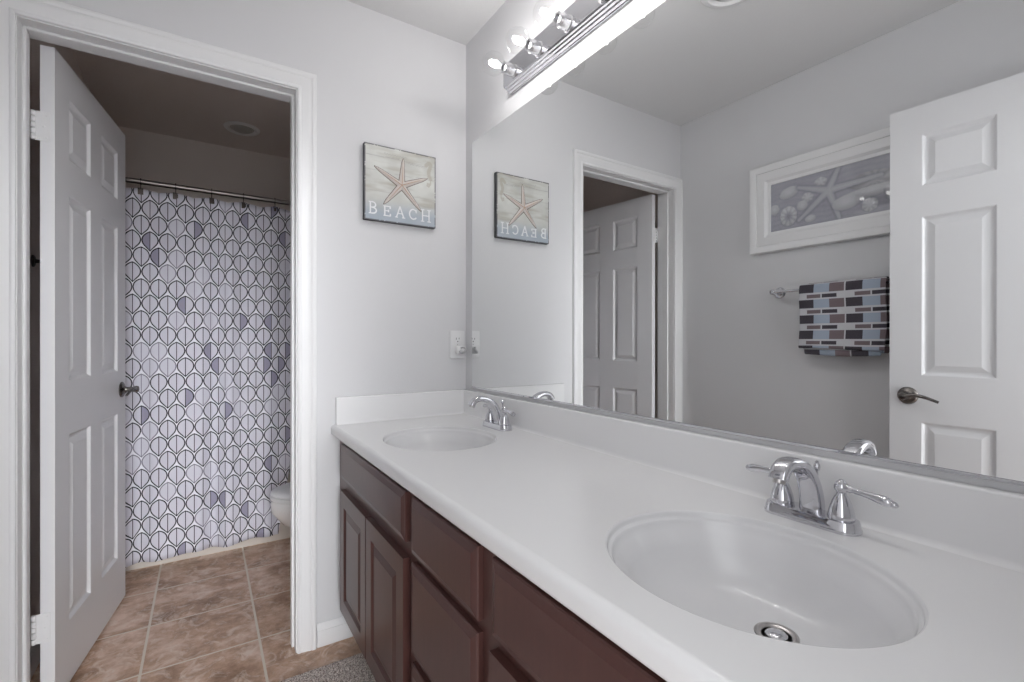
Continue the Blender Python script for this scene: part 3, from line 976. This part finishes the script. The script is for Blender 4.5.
def plaque_ink(u, v):
    n = fbm(u * 5, v * 5, 3); m = fbm(u * 2.2, v * 14, 9)
    c = mix3((0.44, 0.445, 0.42), (0.62, 0.63, 0.60), n * 1.25 - 0.1)
    c = mix3(c, (0.38, 0.355, 0.30), max(0, m - 0.52) * 2.8)
    t = (0.30 - v + (n - 0.5) * 0.10) / 0.16
    c = mix3(c, mix3((0.33, 0.38, 0.44), (0.42, 0.46, 0.51), n), t * 0.9)
    d0 = math.hypot(u - 0.5, v - 0.52)
    for ln in (0.855, 0.39, 0.66):
        if abs(v - ln - 0.004 * math.sin(u * 9)) < 0.0035: c = mix3(c, (0.30, 0.29, 0.28), 0.35)
    for s in SCRIB:
        if any(seg_d(u, v, *s[k], *s[k + 1])[0] < 0.0042 for k in range(len(s) - 1)): c = mix3(c, (0.25, 0.24, 0.25), 0.45)
    if u > 0.8:
        dm = min(seg_d(u, v, *SEAH[k], *SEAH[k + 1])[0] for k in range(len(SEAH) - 1))
        wd = 0.026 if v > 0.66 else 0.012
        if dm < wd: c = mix3(c, (0.36, 0.32, 0.25), 0.55)
    e = min(u, 1 - u, v, 1 - v) + (fbm(u * 30, v * 30, 5) - 0.5) * 0.012
    if e < 0.011: c = (0.10, 0.10, 0.11)
    return c
bm = BM(); box(bm, (-PW / 2, -PT, 0), (PW / 2, 0, PH), 0.0015, 1)
obj('board', bm, plain('charcoal_edge_paint', (0.075, 0.075, 0.082), 0.6, var=0.25), pl)
color_grid('painted_face', PW - 0.001, PH - 0.001, 110, 110, plaque_ink, pl, M_PRINT, -PT - 0.0004)
# starfish relief
def star_relief(bm, cx, cz, tips, y0, rin, w0, h0):
    C0 = (cx, cz)
    for (tx, tz) in tips:
        dx, dz = tx - cx, tz - cz; L = math.hypot(dx, dz); ux, uz = dx / L, dz / L; nx, nz = -uz, ux
        rows = []
        for k in range(11):
            s = k / 10
            ww = w0 * (1 - 0.62 * s) * (1.0 if k < 9 else (0.8 if k == 9 else 0.25)); hh = h0 * (1 - 0.55 * s) * (1 if k < 10 else 0.4)
            px, pz = cx + dx * s, cz + dz * s
            rows.append([bm.verts.new((px + nx * ww * q, y0 - hh * (1 - abs(q) ** 1.6), pz + nz * ww * q)) for q in (-1, -0.7, -0.35, 0, 0.35, 0.7, 1)])
        for A, B in zip(rows, rows[1:]):
            for k in range(6): bm.faces.new((A[k], A[k + 1], B[k + 1], B[k]))
    fix_normals(bm)
tips_uv = [(0.525, 0.875), (0.14, 0.705), (0.26, 0.235), (0.775, 0.215), (0.865, 0.675)]
tips = [((u - 0.5) * PW, v * PH) for u, v in tips_uv]
M_STAR = plain('starfish_cream', (0.60, 0.545, 0.51), 0.6, bump=(300, 0.5, 0.002), var=0.1)
M_STAROUT = plain('starfish_brown_edge', (0.14, 0.11, 0.095), 0.7)
bm = BM(); star_relief(bm, 0.0, 0.515 * PH, [(cx * 1.035, 0.515 * PH + (z - 0.515 * PH) * 1.035) for cx, z in tips], -PT - 0.0005, 0.02, 0.0150, 0.003)
so = obj('starfish', bm, M_STAROUT, pl, smooth=60); so['label'] = 'raised cream starfish with brown edges'
bm = BM(); star_relief(bm, 0.0, 0.515 * PH, tips, -PT - 0.0014, 0.02, 0.0118, 0.0062)
obj('starfish_body', bm, M_STAR, so, smooth=60)
bm = BM()
for (tx, tz) in tips:
    p = [Vector((0 + tx * k, -PT - 0.0074 + 0.0030 * k, 0.515 * PH + (tz - 0.515 * PH) * k)) for k in (0, 0.25, 0.5, 0.72)]
    tube(bm, p, [0.0013, 0.0012, 0.0010, 0.0005], 8)
obj('starfish_ridge', bm, plain('starfish_rust', (0.46, 0.30, 0.20), 0.7), so, smooth=60)
# letters, drawn as serif strokes
GL = {
 'B': [((0.12, 0), (0.12, 1)), ((0, 0), (0.30, 0)), ((0, 1), (0.30, 1)), 'arc', ((0.28, 0.76), 0.30, 0.24), ((0.28, 0.26), 0.36, 0.26)],
 'E': [((0.12, 0), (0.12, 1)), ((0, 0), (0.72, 0)), ((0, 1), (0.70, 1)), ((0.12, 0.52), (0.52, 0.52)), ((0.72, 0), (0.72, 0.2)), ((0.70, 1), (0.70, 0.8)), ((0.52, 0.42), (0.52, 0.62))],
 'A': [((0.10, 0), (0.44, 1)), ((0.44, 1), (0.80, 0)), ((0.23, 0.36), (0.66, 0.36)), ((0, 0), (0.22, 0)), ((0.66, 0), (0.92, 0))],
 'C': [],
 'H': [((0.14, 0), (0.14, 1)), ((0.74, 0), (0.74, 1)), ((0.14, 0.5), (0.74, 0.5)), ((0, 0), (0.28, 0)), ((0, 1), (0.28, 1)), ((0.60, 0), (0.88, 0)), ((0.60, 1), (0.88, 1))],
}
def stroke(bm, pts, wdt, y):
    y -= 0.0001 * len(bm.faces) / 12
    for (a, b) in zip(pts, pts[1:]):
        dx, dz = b[0] - a[0], b[1] - a[1]; L = math.hypot(dx, dz) or 1e-9
        nx, nz = -dz / L * wdt / 2, dx / L * wdt / 2; y -= 0.00012; ex, ez = dx / L * wdt * 0.25, dz / L * wdt * 0.25
        extrude_profile(bm, [(a[0] - ex + nx, y, a[1] - ez + nz), (a[0] - ex - nx, y, a[1] - ez - nz), (b[0] + ex - nx, y, b[1] + ez - nz), (b[0] + ex + nx, y, b[1] + ez + nz)], (0, -0.0007, 0))
M_LETTER = plain('white_letter_paint', (0.74, 0.75, 0.76), 0.6)
for ch, u0, v0, hh in (('B', 0.060, 0.085, 0.150), ('E', 0.255, 0.080, 0.125), ('A', 0.415, 0.080, 0.145), ('C', 0.610, 0.082, 0.135), ('H', 0.780, 0.075, 0.160)):
    bm = BM(); H = hh * PH; x0 = (u0 - 0.5) * PW; z0 = v0 * PH
    tr = lambda p: (x0 + p[0] * H, z0 + p[1] * H)
    wd = 0.0056
    if ch == 'C':
        stroke(bm, [tr((0.42 + 0.40 * math.cos(a), 0.5 + 0.5 * math.sin(a))) for a in [PI * (0.24 + 1.52 * k / 14) for k in range(15)]], wd, -PT - 0.0005)
        stroke(bm, [tr((0.72, 0.68)), tr((0.72, 0.95))], wd * 0.8, -PT - 0.0005)
    elif ch == 'B':
        for s in GL['B'][:3]: stroke(bm, [tr(s[0]), tr(s[1])], wd * (1 if s[0][0] == s[1][0] else 0.75), -PT - 0.0005)
        for (c, rx, rz) in GL['B'][4:]:
            stroke(bm, [tr((c[0] + rx * math.cos(a), c[1] + rz * math.sin(a))) for a in [PI / 2 - PI * k / 10 for k in range(11)]], wd, -PT - 0.0005)
            stroke(bm, [tr((0.12, c[1] - rz)), tr((c[0], c[1] - rz))], wd * 0.75, -PT - 0.0005)
    else:
        for s in GL[ch]: stroke(bm, [tr(s[0]), tr(s[1])], wd * (1 if s[0][0] == s[1][0] or ch == 'A' and s[0][1] != s[1][1] else 0.75), -PT - 0.0005)
    fix_normals(bm)
    obj('letter', bm, M_LETTER, pl)

# ------------------------------------------------------------------ outlet with a plug-in
ol = thing('wall_outlet', 'white two socket wall outlet above the counter corner', 'outlet', (-0.0445, -0.001, 1.120))
bm = BM(); box(bm, (-0.0355, -0.0060, -0.0605), (0.0355, 0.0, 0.0605), 0.0035, 3)
obj('cover_plate', bm, M_PLASTIC, ol, smooth=40)
for zc in (0.0205, -0.0205):
    bm = BM()
    pts = [(x, -0.0058, z) for x, z in rrect(0, zc, 0.0170, 0.0145, 0.0090)]
    extrude_profile(bm, pts, (0, -0.0022, 0)); fix_normals(bm)
    rc = obj('receptacle', bm, M_PLASTIC, ol)
    bm = BM()
    box(bm, (-0.0078, -0.0084, zc + 0.001), (-0.0054, -0.0078, zc + 0.009)); box(bm, (0.0054, -0.0084, zc + 0.002), (0.0078, -0.0078, zc + 0.009))
    lathe(bm, [(0.0027, 0), (0.0027, 0.0006), (0, 0.0006)], (0, -0.0078, zc - 0.007), (0, -1, 0), 12)
    obj('slots', bm, M_DARKSLOT, rc)
bm = BM(); lathe(bm, [(0.003, 0.0055), (0.003, 0.0068), (0, 0.0072)], (0, 0, 0), (0, -1, 0), 12)
obj('screw', bm, M_STEEL, ol)
pg = thing('plug_in_night_light', 'small white plug-in night light in the lower outlet socket', 'night light', (-0.0400, -0.0095, 1.0975))
bm = BM()
box(bm, (-0.0185, -0.026, -0.019), (0.0185, 0.0, 0.018), 0.007, 3)
obj('body', bm, M_PLASTIC, pg, smooth=40)
bm = BM()
nr = Vector((-0.78, -0.52, 0.34)).normalized()
a, e1, e2 = frame_of(nr)
cc = Vector((0.000, -0.034, -0.001))
lathe(bm, [(0.0178, -0.007), (0.0190, -0.004), (0.0190, 0.0), (0.0165, 0.003), (0.0130, 0.0026), (0.0115, 0.0), (0.0105, -0.002)], cc, nr, 24, cap0=True, sy=0.82)
obj('lens_ring', bm, plain('grey_white_plastic', (0.45, 0.45, 0.46), 0.3), pg, smooth=45)
bm = BM()
lathe(bm, [(0.0112, -0.002), (0.009, 0.001), (0.004, 0.003), (0, 0.0034)], cc, nr, 20, sy=0.82)
obj('lens', bm, plain('milky_lens', (0.72, 0.72, 0.73), 0.2), pg, smooth=60)

# ------------------------------------------------------------------ framed shell picture on the left wall (local: x -> world -y ... faces +x)
FY0, FY1, FZ0, FZ1 = -0.457, -1.262, 1.588, 2.030
FWD, FHT = FY0 - FY1, FZ1 - FZ0
# local frame: picture built facing -y with x to the viewer's right, then turned to face +x: rotz = +90deg
fr = thing('framed_picture', 'white framed seashell and starfish print on the wall above the towel', 'picture', (XL + 0.0015, (FY0 + FY1) / 2, FZ0), PI / 2)
def rect_sweep(bm, W, H, prof):
    """mitred rectangular frame, outer size W x H centred on x, z from 0; prof (inset, y)"""
    rings = []
    for i, y in prof:
        rings.append([bm.verts.new(q) for q in ((-W / 2 + i, y, i), (W / 2 - i, y, i), (W / 2 - i, y, H - i), (-W / 2 + i, y, H - i))])
    for A, B in zip(rings, rings[1:]):
        for k in range(4): bm.faces.new((A[k], A[(k + 1) % 4], B[(k + 1) % 4], B[k]))
    fix_normals(bm)
bm = BM(); rect_sweep(bm, FWD, FHT, [(0, 0), (0, -0.030), (0.003, -0.034), (0.010, -0.034), (0.030, -0.028), (0.034, -0.026), (0.036, -0.021), (0.036, 0)])
obj('frame', bm, M_TRIM, fr, smooth=25)
bm = BM(); rect_sweep(bm, FWD - 0.070, FHT - 0.070, [(0, 0.0), (0, -0.0225), (0.002, -0.0245), (0.040, -0.0245), (0.044, -0.0215), (0.052, -0.0150), (0.066, -0.0120), (0.066, 0.0)])
for v in bm.verts: v.co.z += 0.035
obj('mat_board', bm, M_TRIM, fr, smooth=25)
PRW, PRH = FWD - 0.070 - 0.130, FHT - 0.070 - 0.130
def stard(u, v, cx, cy, tips, w):
    best = 9
    for tx, ty in tips:
        d, t = seg_d(u, v, cx, cy, tx, ty)
        best = min(best, d - w * (1 - 0.55 * t))
    return best
asp = PRW / PRH
def shells(uu, v):
    u = 1 - uu
    x = u * asp
    n = fbm(x * 5, v * 5, 21); rip = 0.5 + 0.5 * math.sin(v * 60 + 6 * fbm(x * 3, v * 3, 8))
    c = mix3((0.33, 0.33, 0.385), (0.47, 0.47, 0.525), 0.55 * n + 0.25 * rip + 0.25 * v)
    lt = (0.70, 0.70, 0.74); dk = (0.20, 0.20, 0.25)
    def ell(cx, cy, rx, ry, rot=0, ribs=0, tone=1.0):
        nonlocal c
        dx, dy = x - cx * asp, v - cy
        a, b = dx * math.cos(rot) + dy * math.sin(rot), -dx * math.sin(rot) + dy * math.cos(rot)
        q = math.hypot(a / rx, b / ry)
        if q < 1.18 and q >= 1.0 and dy < 0.3 * ry: c = mix3(c, dk, 0.45 * (1.18 - q) / 0.18)
        if q < 1.0:
            s = 0.72 + 0.22 * (1 - q) + 0.12 * (b / ry)
            if ribs: s += 0.10 * math.sin(math.atan2(b, a) * ribs)
            c = tuple(min(1, lt[k] * s * tone) for k in range(3))
    ell(0.03, 0.45, 0.10, 0.11); ell(0.147, 0.74, 0.19, 0.115, 0.25); ell(0.385, 0.80, 0.11, 0.095, 0, 5); ell(0.29, 0.56, 0.11, 0.10, 0, 7)
    ell(0.31, 0.13, 0.10, 0.07, 0.2); ell(0.25, 0.42, 0.10, 0.10); 
    ell(0.74, 0.60, 0.42, 0.17, -0.05, 9, 0.72); ell(0.70, 0.40, 0.50, 0.10, 0.08, 0, 0.95)
    sd = stard(x, v, 0.44 * asp, 0.60, [(0.52 * asp, 1.06), (0.22 * asp, 0.80), (0.225 * asp, 0.14), (0.515 * asp, 0.04), (0.78 * asp, 0.66)], 0.068)
    if 0 <= sd < 0.05: c = mix3(c, dk, 0.5 * (1 - sd / 0.05))
    if sd < 0: c = mix3((0.44, 0.44, 0.49), (0.55, 0.55, 0.59), min(1, -sd / 0.05))
    ell(0.56, 0.30, 0.24, 0.135, 0.1); ell(0.71, 0.17, 0.13, 0.12, 0, 8); ell(0.87, 0.34, 0.17, 0.2, 0.3, 9)
    ell(0.144, 0.27, 0.165, 0.20, 0.1, 10, 1.05)
    dx, dy = x - 0.144 * asp, v - 0.26
    q = math.hypot(dx / 0.11, dy / 0.14)
    if q < 1: c = mix3((0.30, 0.30, 0.35), c, q ** 1.5)
    return c
o = color_grid('shell_print', PRW, PRH, 190, 76, shells, fr, M_PRINT, -0.0080)
o.location = (0, 0, 0.100)
bm = BM(); box(bm, (-PRW / 2 - 0.003, -0.0112, 0.097), (PRW / 2 + 0.003, -0.0092, 0.103 + PRH))
obj('picture_glass', bm, M_PANE, fr)

# ------------------------------------------------------------------ towel bar and towel
BX = XL + 0.070; BZ = 1.378
tb = thing('towel_bar', 'chrome towel bar with round mounts on the wall under the shell picture', 'towel bar', (XL, -0.905, BZ))
for y in (0.305, -0.305):
    bm = BM()
    lathe(bm, [(0.0270, 0.0012), (0.0275, 0.005), (0.0235, 0.0095), (0.0215, 0.0085), (0.0175, 0.0085), (0.0130, 0.012), (0.0085, 0.020), (0.0080, 0.052), (0.0110, 0.058), (0.0125, 0.070), (0.0110, 0.080), (0.005, 0.083), (0, 0.0835)], (0, y, 0), (1, 0, 0), 24, cap0=True)
    obj('mount', bm, M_CHROME, tb, smooth=40)
bm = BM(); tube(bm, [(0.070, -0.310, 0), (0.070, 0.310, 0)], [0.0065, 0.0065], 16)
obj('bar', bm, M_CHROME, tb, smooth=40)

tw = thing('towel', 'folded brick pattern towel in black, blue and brown on the towel bar', 'towel', (BX, -0.907, BZ))
def towel_sheet(name, half, prof, seed, wob):
    """prof: cross-section points (dx, dz) across the bar; half: half width along y"""
    me = bpy.data.meshes.new(name); ny = 44
    # arc length
    L = [0.0]
    for a, b in zip(prof, prof[1:]): L.append(L[-1] + math.hypot(b[0] - a[0], b[1] - a[1]))
    top = max(range(len(prof)), key=lambda k: prof[k][1])
    vs, fs, uvs = [], [], []
    for i in range(ny + 1):
        t = i / ny; y = half - 2 * half * t
        for k, (dx, dz) in enumerate(prof):
            hang = abs(L[k] - L[top]); 
            wv = wob * min(1, hang / 0.15)
            ox = wv * math.sin(t * 7 + seed) + 0.4 * wv * math.sin(t * 17 + seed * 2 + hang * 9)
            yy = y + 0.0035 * math.sin(hang * 22 + seed) * (1 if t < 0.02 or t > 0.98 else 0.6)
            zz = dz + (0.004 * math.sin(t * 5 + seed) if k in (0, len(prof) - 1) else 0)
            vs.append((dx + ox, yy, zz)); uvs.append((t * 2 * half, L[k] - L[top] + 0.0705 * 6 - 0.012))
    n = len(prof)
    for i in range(ny):
        for k in range(n - 1):
            a = i * n + k; fs.append((a, a + 1, a + n + 1, a + n))
    me.from_pydata(vs, [], fs)
    ul = me.uv_layers.new(name='uv')
    for lp in me.loops: ul.data[lp.index].uv = uvs[lp.vertex_index]
    me.materials.append(M_TOWEL); me.shade_smooth()
    o = bpy.data.objects.new(name, me); COL.objects.link(o); o.parent = tw
    m = o.modifiers.new('thickness', 'SOLIDIFY'); m.thickness = 0.007; m.offset = 0.0
    m2 = o.modifiers.new('soft', 'SUBSURF'); m2.levels = 1; m2.render_levels = 1
    return o
R = 0.017
outer = [(R + 0.010 - 0.006 * (k / 12), -0.278 + 0.278 * k / 12) for k in range(12)] + [(R * math.cos(a) * 1.15, 0.006 + R * math.sin(a)) for a in [PI * k / 8 for k in range(9)]] + [(-R - 0.002 - 0.004 * k / 8, -0.29 * k / 8) for k in range(1, 9)]
towel_sheet('outer_fold', 0.170, outer, 0.6, 0.004)
R = 0.0105
inner = [(R + 0.003, -0.306 + 0.306 * k / 12) for k in range(12)] + [(R * math.cos(a), 0.004 + R * 0.7 * math.sin(a)) for a in [PI * k / 8 for k in range(9)]] + [(-R - 0.001, -0.296 * k / 8) for k in range(1, 9)]
towel_sheet('inner_fold', 0.150, inner, 2.2, 0.003)

# ------------------------------------------------------------------ ceiling fittings
cv = thing('ceiling_vent', 'round white vent on the vanity ceiling, caught at the mirror top', 'vent', (-0.665, -0.84, ZC))
bm = BM(); lathe(bm, [(0.105, -0.0005), (0.105, -0.006), (0.095, -0.014), (0.080, -0.016), (0.072, -0.010), (0.070, -0.004)], (0, 0, 0), (0, 0, 1), 40)
fix_normals(bm); obj('trim_ring', bm, M_TRIM, cv, smooth=40)
bm = BM(); lathe(bm, [(0, -0.018), (0.03, -0.0175), (0.052, -0.015), (0.058, -0.009), (0.058, -0.0005)], (0, 0, 0), (0, 0, 1), 36)
fix_normals(bm); obj('cover', bm, M_TRIM, cv, smooth=40)
cl = thing('ceiling_light', 'round unlit white recessed light over the shower', 'ceiling light', (-0.775, 1.485, ZC))
bm = BM(); lathe(bm, [(0.098, -0.0005), (0.098, -0.004), (0.092, -0.010), (0.080, -0.012), (0.070, -0.008), (0.066, -0.001)], (0, 0, 0), (0, 0, 1), 40)
fix_normals(bm); obj('trim_ring', bm, plain('bright_white_trim', (0.9, 0.89, 0.87), 0.4), cl, smooth=40)
bm = BM(); lathe(bm, [(0, -0.020), (0.025, -0.019), (0.048, -0.014), (0.062, -0.006), (0.066, -0.001)], (0, 0, 0), (0, 0, 1), 40)
fix_normals(bm); obj('lens', bm, plain('frosted_lens', (0.52, 0.50, 0.46), 0.4), cl, smooth=60)

# ------------------------------------------------------------------ shower: tub, rod, hooks, curtain
tub = thing('bathtub', 'almond bathtub with a plain apron behind the shower curtain', 'bathtub', ((XL + TR) / 2, 1.108, 0))
bm = BM()
hw = (TR - XL) / 2 - 0.001; dp = TB - 1.108 - 0.001
def tring(hx, y0, y1, z, r):
    return [bm.verts.new((x, y, z)) for x, y in rrect(0, (y0 + y1) / 2, hx, (y1 - y0) / 2, r, 6)]
rs = [tring(hw, 0.012, dp, 0.0, 0.004), tring(hw, 0.012, dp, 0.034, 0.004), tring(hw, 0.004, dp, 0.046, 0.004), tring(hw, 0.0, dp, 0.34, 0.004), tring(hw, -0.002, dp, 0.365, 0.006), tring(hw - 0.004, 0.004, dp - 0.004, 0.378, 0.012),
      tring(hw - 0.06, 0.075, dp - 0.055, 0.380, 0.10), tring(hw - 0.075, 0.09, dp - 0.07, 0.365, 0.11), tring(hw - 0.13, 0.13, dp - 0.11, 0.10, 0.13), tring(hw - 0.17, 0.17, dp - 0.15, 0.06, 0.13)]
n = len(rs[0])
for A, B in zip(rs, rs[1:]):
    for k in range(n): bm.faces.new((A[k], A[(k + 1) % n], B[(k + 1) % n], B[k]))
bm.faces.new(rs[-1])
fix_normals(bm)
obj('tub_shell', bm, M_TUB, tub, smooth=45)

RY, RZ = 1.075, 1.9155
rod = thing('curtain_rod', 'straight steel shower curtain rod across the tub alcove', 'curtain rod', ((XL + TR) / 2, RY, RZ))
bm = BM(); tube(bm, [(-hw + 0.004, 0, 0), (hw - 0.004, 0, 0)], [0.0125, 0.0125], 18)
obj('rod', bm, M_ROD, rod, smooth=40)
for s in (-1, 1):
    bm = BM(); lathe(bm, [(0.034, 0), (0.034, 0.004), (0.026, 0.010), (0.018, 0.018), (0.0145, 0.022)], (s * hw, 0, 0), (-s, 0, 0), 24, cap0=True)
    obj('flange', bm, M_ROD, rod, smooth=40)

HX = [-1.2326 - 0.150, -1.2326, -1.0925, -0.9385, -0.793, -0.640, -0.490, -0.340]
ZT = 1.872                                            # hem height of the cloth top
def fold(x, z):
    """how far the cloth stands out from the rod plane; deeper near the hem, scalloped between hooks at the top"""
    d = (RZ - z) / RZ
    a = 0.006 + 0.010 * d
    y = a * math.sin(2 * PI * (x + 1.2326) / 0.151 + PI / 2) * 0.8 + 0.55 * a * math.sin(2 * PI * x / 0.233 + 1.3 + 0.8 * d) + 0.006 * math.sin(x * 61 + 2.0 * d)
    return y
me = bpy.data.meshes.new('shower_curtain')
CX0, CX1 = -1.44, -0.255
nx, nz = 300, 60
vs, fs, uvs = [], [], []
cum = 0.0
px = None
for i in range(nx + 1):
    x = CX0 + (CX1 - CX0) * i / nx
    y = fold(x, 1.0)
    if px is not None: cum += math.hypot(x - px[0], y - px[1])
    px = (x, y)
    zb = 0.052 + 0.012 * (x + 1.27) / 0.65 + 0.004 * math.sin(x * 23)
    if x > -0.625: zb += min(0.42, (x + 0.625) * 7.0)
    dist = min(abs(x - h) for h in HX)
    zt = ZT + 0.004 - 0.014 * min(1, dist / 0.075) ** 1.5
    for j in range(nz + 1):
        z = zb + (zt - zb) * j / nz
        vs.append((x, RY - 0.026 + fold(x, z) * (0.35 + 0.65 * min(1, (zt - z) / 0.35)) - 0.010 * min(1, (zt - z) / 0.6), z)); uvs.append((cum, z))
for i in range(nx):
    for j in range(nz):
        a = i * (nz + 1) + j; fs.append((a, a + nz + 1, a + nz + 2, a + 1))
me.from_pydata(vs, [], fs)
ul = me.uv_layers.new(name='uv')
for lp in me.loops: ul.data[lp.index].uv = uvs[lp.vertex_index]
me.materials.append(M_CURTAIN); me.shade_smooth()
cu = bpy.data.objects.new('shower_curtain', me); COL.objects.link(cu)
m = cu.modifiers.new('thickness', 'SOLIDIFY'); m.thickness = 0.0012; m.offset = 0
props(cu, 'white shower curtain printed with rows of dark round leaf outlines', 'shower curtain')

def make_hook(loc, label):
    t = thing('curtain_hook', label, 'curtain hook', loc, group='bronze clip hooks on the shower curtain rod')
    bm = BM()
    r = 0.0155
    pts = [(0, r * math.sin(a), r * math.cos(a)) for a in [-2.3 + 4.9 * k / 16 for k in range(17)]]
    pts = [(0, -0.010, -0.042)] + [(0, -0.004, -0.026)] + pts
    tube(bm, pts, 0.0019, 8)
    obj('ring', bm, M_BRONZE, t, smooth=50)
    bm = BM()
    box(bm, (-0.0125, -0.0095, -0.019), (0.0125, -0.0035, 0.0125), 0.002, 2)
    box(bm, (-0.009, -0.0115, -0.013), (0.009, -0.0090, 0.007), 0.001, 1)
    box(bm, (-0.0115, 0.0035, -0.017), (0.0115, 0.0075, 0.008), 0.001, 1)
    lathe(bm, [(0.0042, -0.011), (0.0042, 0.011)], (0, 0.0, 0.0115), (1, 0, 0), 10, True, True)
    place(bm, Matrix.Translation((0, -0.016, -0.051)) @ Matrix.Rotation(0.18, 4, 'Z'))
    obj('clip', bm, M_BRONZE, t, smooth=40)
    return t
names = {1: 'bronze clip hook on the curtain rod nearest the open white door', 2: 'second bronze clip hook from the open door on the curtain rod', 3: 'third bronze clip hook from the open door, middle of the visible rod',
         4: 'fourth bronze clip hook from the open door on the curtain rod', 5: 'fifth bronze clip hook, next to the right door casing'}
h0 = None
for k in range(1, 6):
    loc = (HX[k], RY, RZ)
    if h0 is None: h0 = make_hook(loc, names[k])
    else: dup(h0, loc, None, names[k])

# ------------------------------------------------------------------ toilet (local: bowl to -x, tank at +x)
to = thing('toilet', 'white toilet with closed lid beyond the doorway, in front of the curtain', 'toilet', (0.055, 0.590, 0.0))
def oval(bm, cx, hx, hy, z, n=40, egg=0.16):
    return [bm.verts.new((cx + hx * math.cos(2 * PI * k / n) , hy * math.sin(2 * PI * k / n) * (1 + egg * math.cos(2 * PI * k / n)), z)) for k in range(n)]
def loft(bm, rings, cap0=True, cap1=True):
    n = len(rings[0])
    for A, B in zip(rings, rings[1:]):
        for k in range(n): bm.faces.new((A[k], A[(k + 1) % n], B[(k + 1) % n], B[k]))
    if cap0: bm.faces.new(rings[0][::-1])
    if cap1: bm.faces.new(rings[-1])
    fix_normals(bm)
bm = BM()
loft(bm, [oval(bm, -0.335, 0.215, 0.115, 0.0), oval(bm, -0.335, 0.212, 0.112, 0.02), oval(bm, -0.34, 0.190, 0.098, 0.07), oval(bm, -0.355, 0.185, 0.098, 0.15), oval(bm, -0.40, 0.215, 0.125, 0.215), oval(bm, -0.455, 0.265, 0.160, 0.275),
          oval(bm, -0.492, 0.272, 0.178, 0.335), oval(bm, -0.500, 0.268, 0.182, 0.378), oval(bm, -0.500, 0.258, 0.174, 0.392)])
box(bm, (-0.24, -0.10, 0.20), (-0.02, 0.10, 0.385), 0.02, 2)
obj('bowl', bm, M_PORCELAIN, to, smooth=50)
bm = BM()
loft(bm, [oval(bm, -0.500, 0.262, 0.180, 0.393), oval(bm, -0.500, 0.270, 0.187, 0.398), oval(bm, -0.500, 0.270, 0.187, 0.408), oval(bm, -0.500, 0.264, 0.181, 0.4125)])
obj('seat', bm, M_PLASTIC, to, smooth=50)
bm = BM()
loft(bm, [oval(bm, -0.498, 0.264, 0.182, 0.4145), oval(bm, -0.498, 0.271, 0.188, 0.419), oval(bm, -0.498, 0.268, 0.185, 0.429), oval(bm, -0.498, 0.235, 0.155, 0.440), oval(bm, -0.498, 0.13, 0.08, 0.446)])
obj('lid', bm, M_PLASTIC, to, smooth=60)
bm = BM(); box(bm, (-0.205, -0.215, 0.385), (-0.004, 0.215, 0.735), 0.022, 3)
obj('tank', bm, M_PORCELAIN, to, smooth=50)
bm = BM(); box(bm, (-0.217, -0.226, 0.735), (0.004, 0.226, 0.768), 0.010, 3)
obj('tank_lid', bm, M_PORCELAIN, to, smooth=50)
bm = BM()
lathe(bm, [(0.011, 0), (0.011, 0.008), (0.006, 0.012), (0.006, 0.02)], (-0.205, -0.155, 0.67), (-1, 0, 0), 16, True, True)
tube(bm, [(-0.222, -0.155, 0.67), (-0.224, -0.12, 0.667), (-0.224, -0.085, 0.662)], [0.006, 0.005, 0.006], 10)
obj('flush_lever', bm, M_CHROME, to, smooth=50)

# ------------------------------------------------------------------ small round hook behind the door
hk = thing('robe_hook', 'small round dark bronze knob hook seen in the gap behind the open door', 'hook', (XL, 0.412, 1.4128))
bm = BM(); lathe(bm, [(0.021, 0.0008), (0.021, 0.004), (0.016, 0.007), (0.008, 0.008), (0.006, 0.012)], (0, 0, 0), (1, 0, 0), 24, cap0=True)
obj('rosette', bm, M_BRONZE, hk, smooth=40)
bm = BM()
lathe(bm, [(0.0065, 0.006), (0.0060, 0.022), (0.0085, 0.027), (0.0150, 0.032), (0.0185, 0.041), (0.0190, 0.047), (0.0170, 0.055), (0.0110, 0.061), (0, 0.063)], (0, 0, 0), (1, 0, 0), 24)
obj('knob', bm, M_BRONZE, hk, smooth=60)
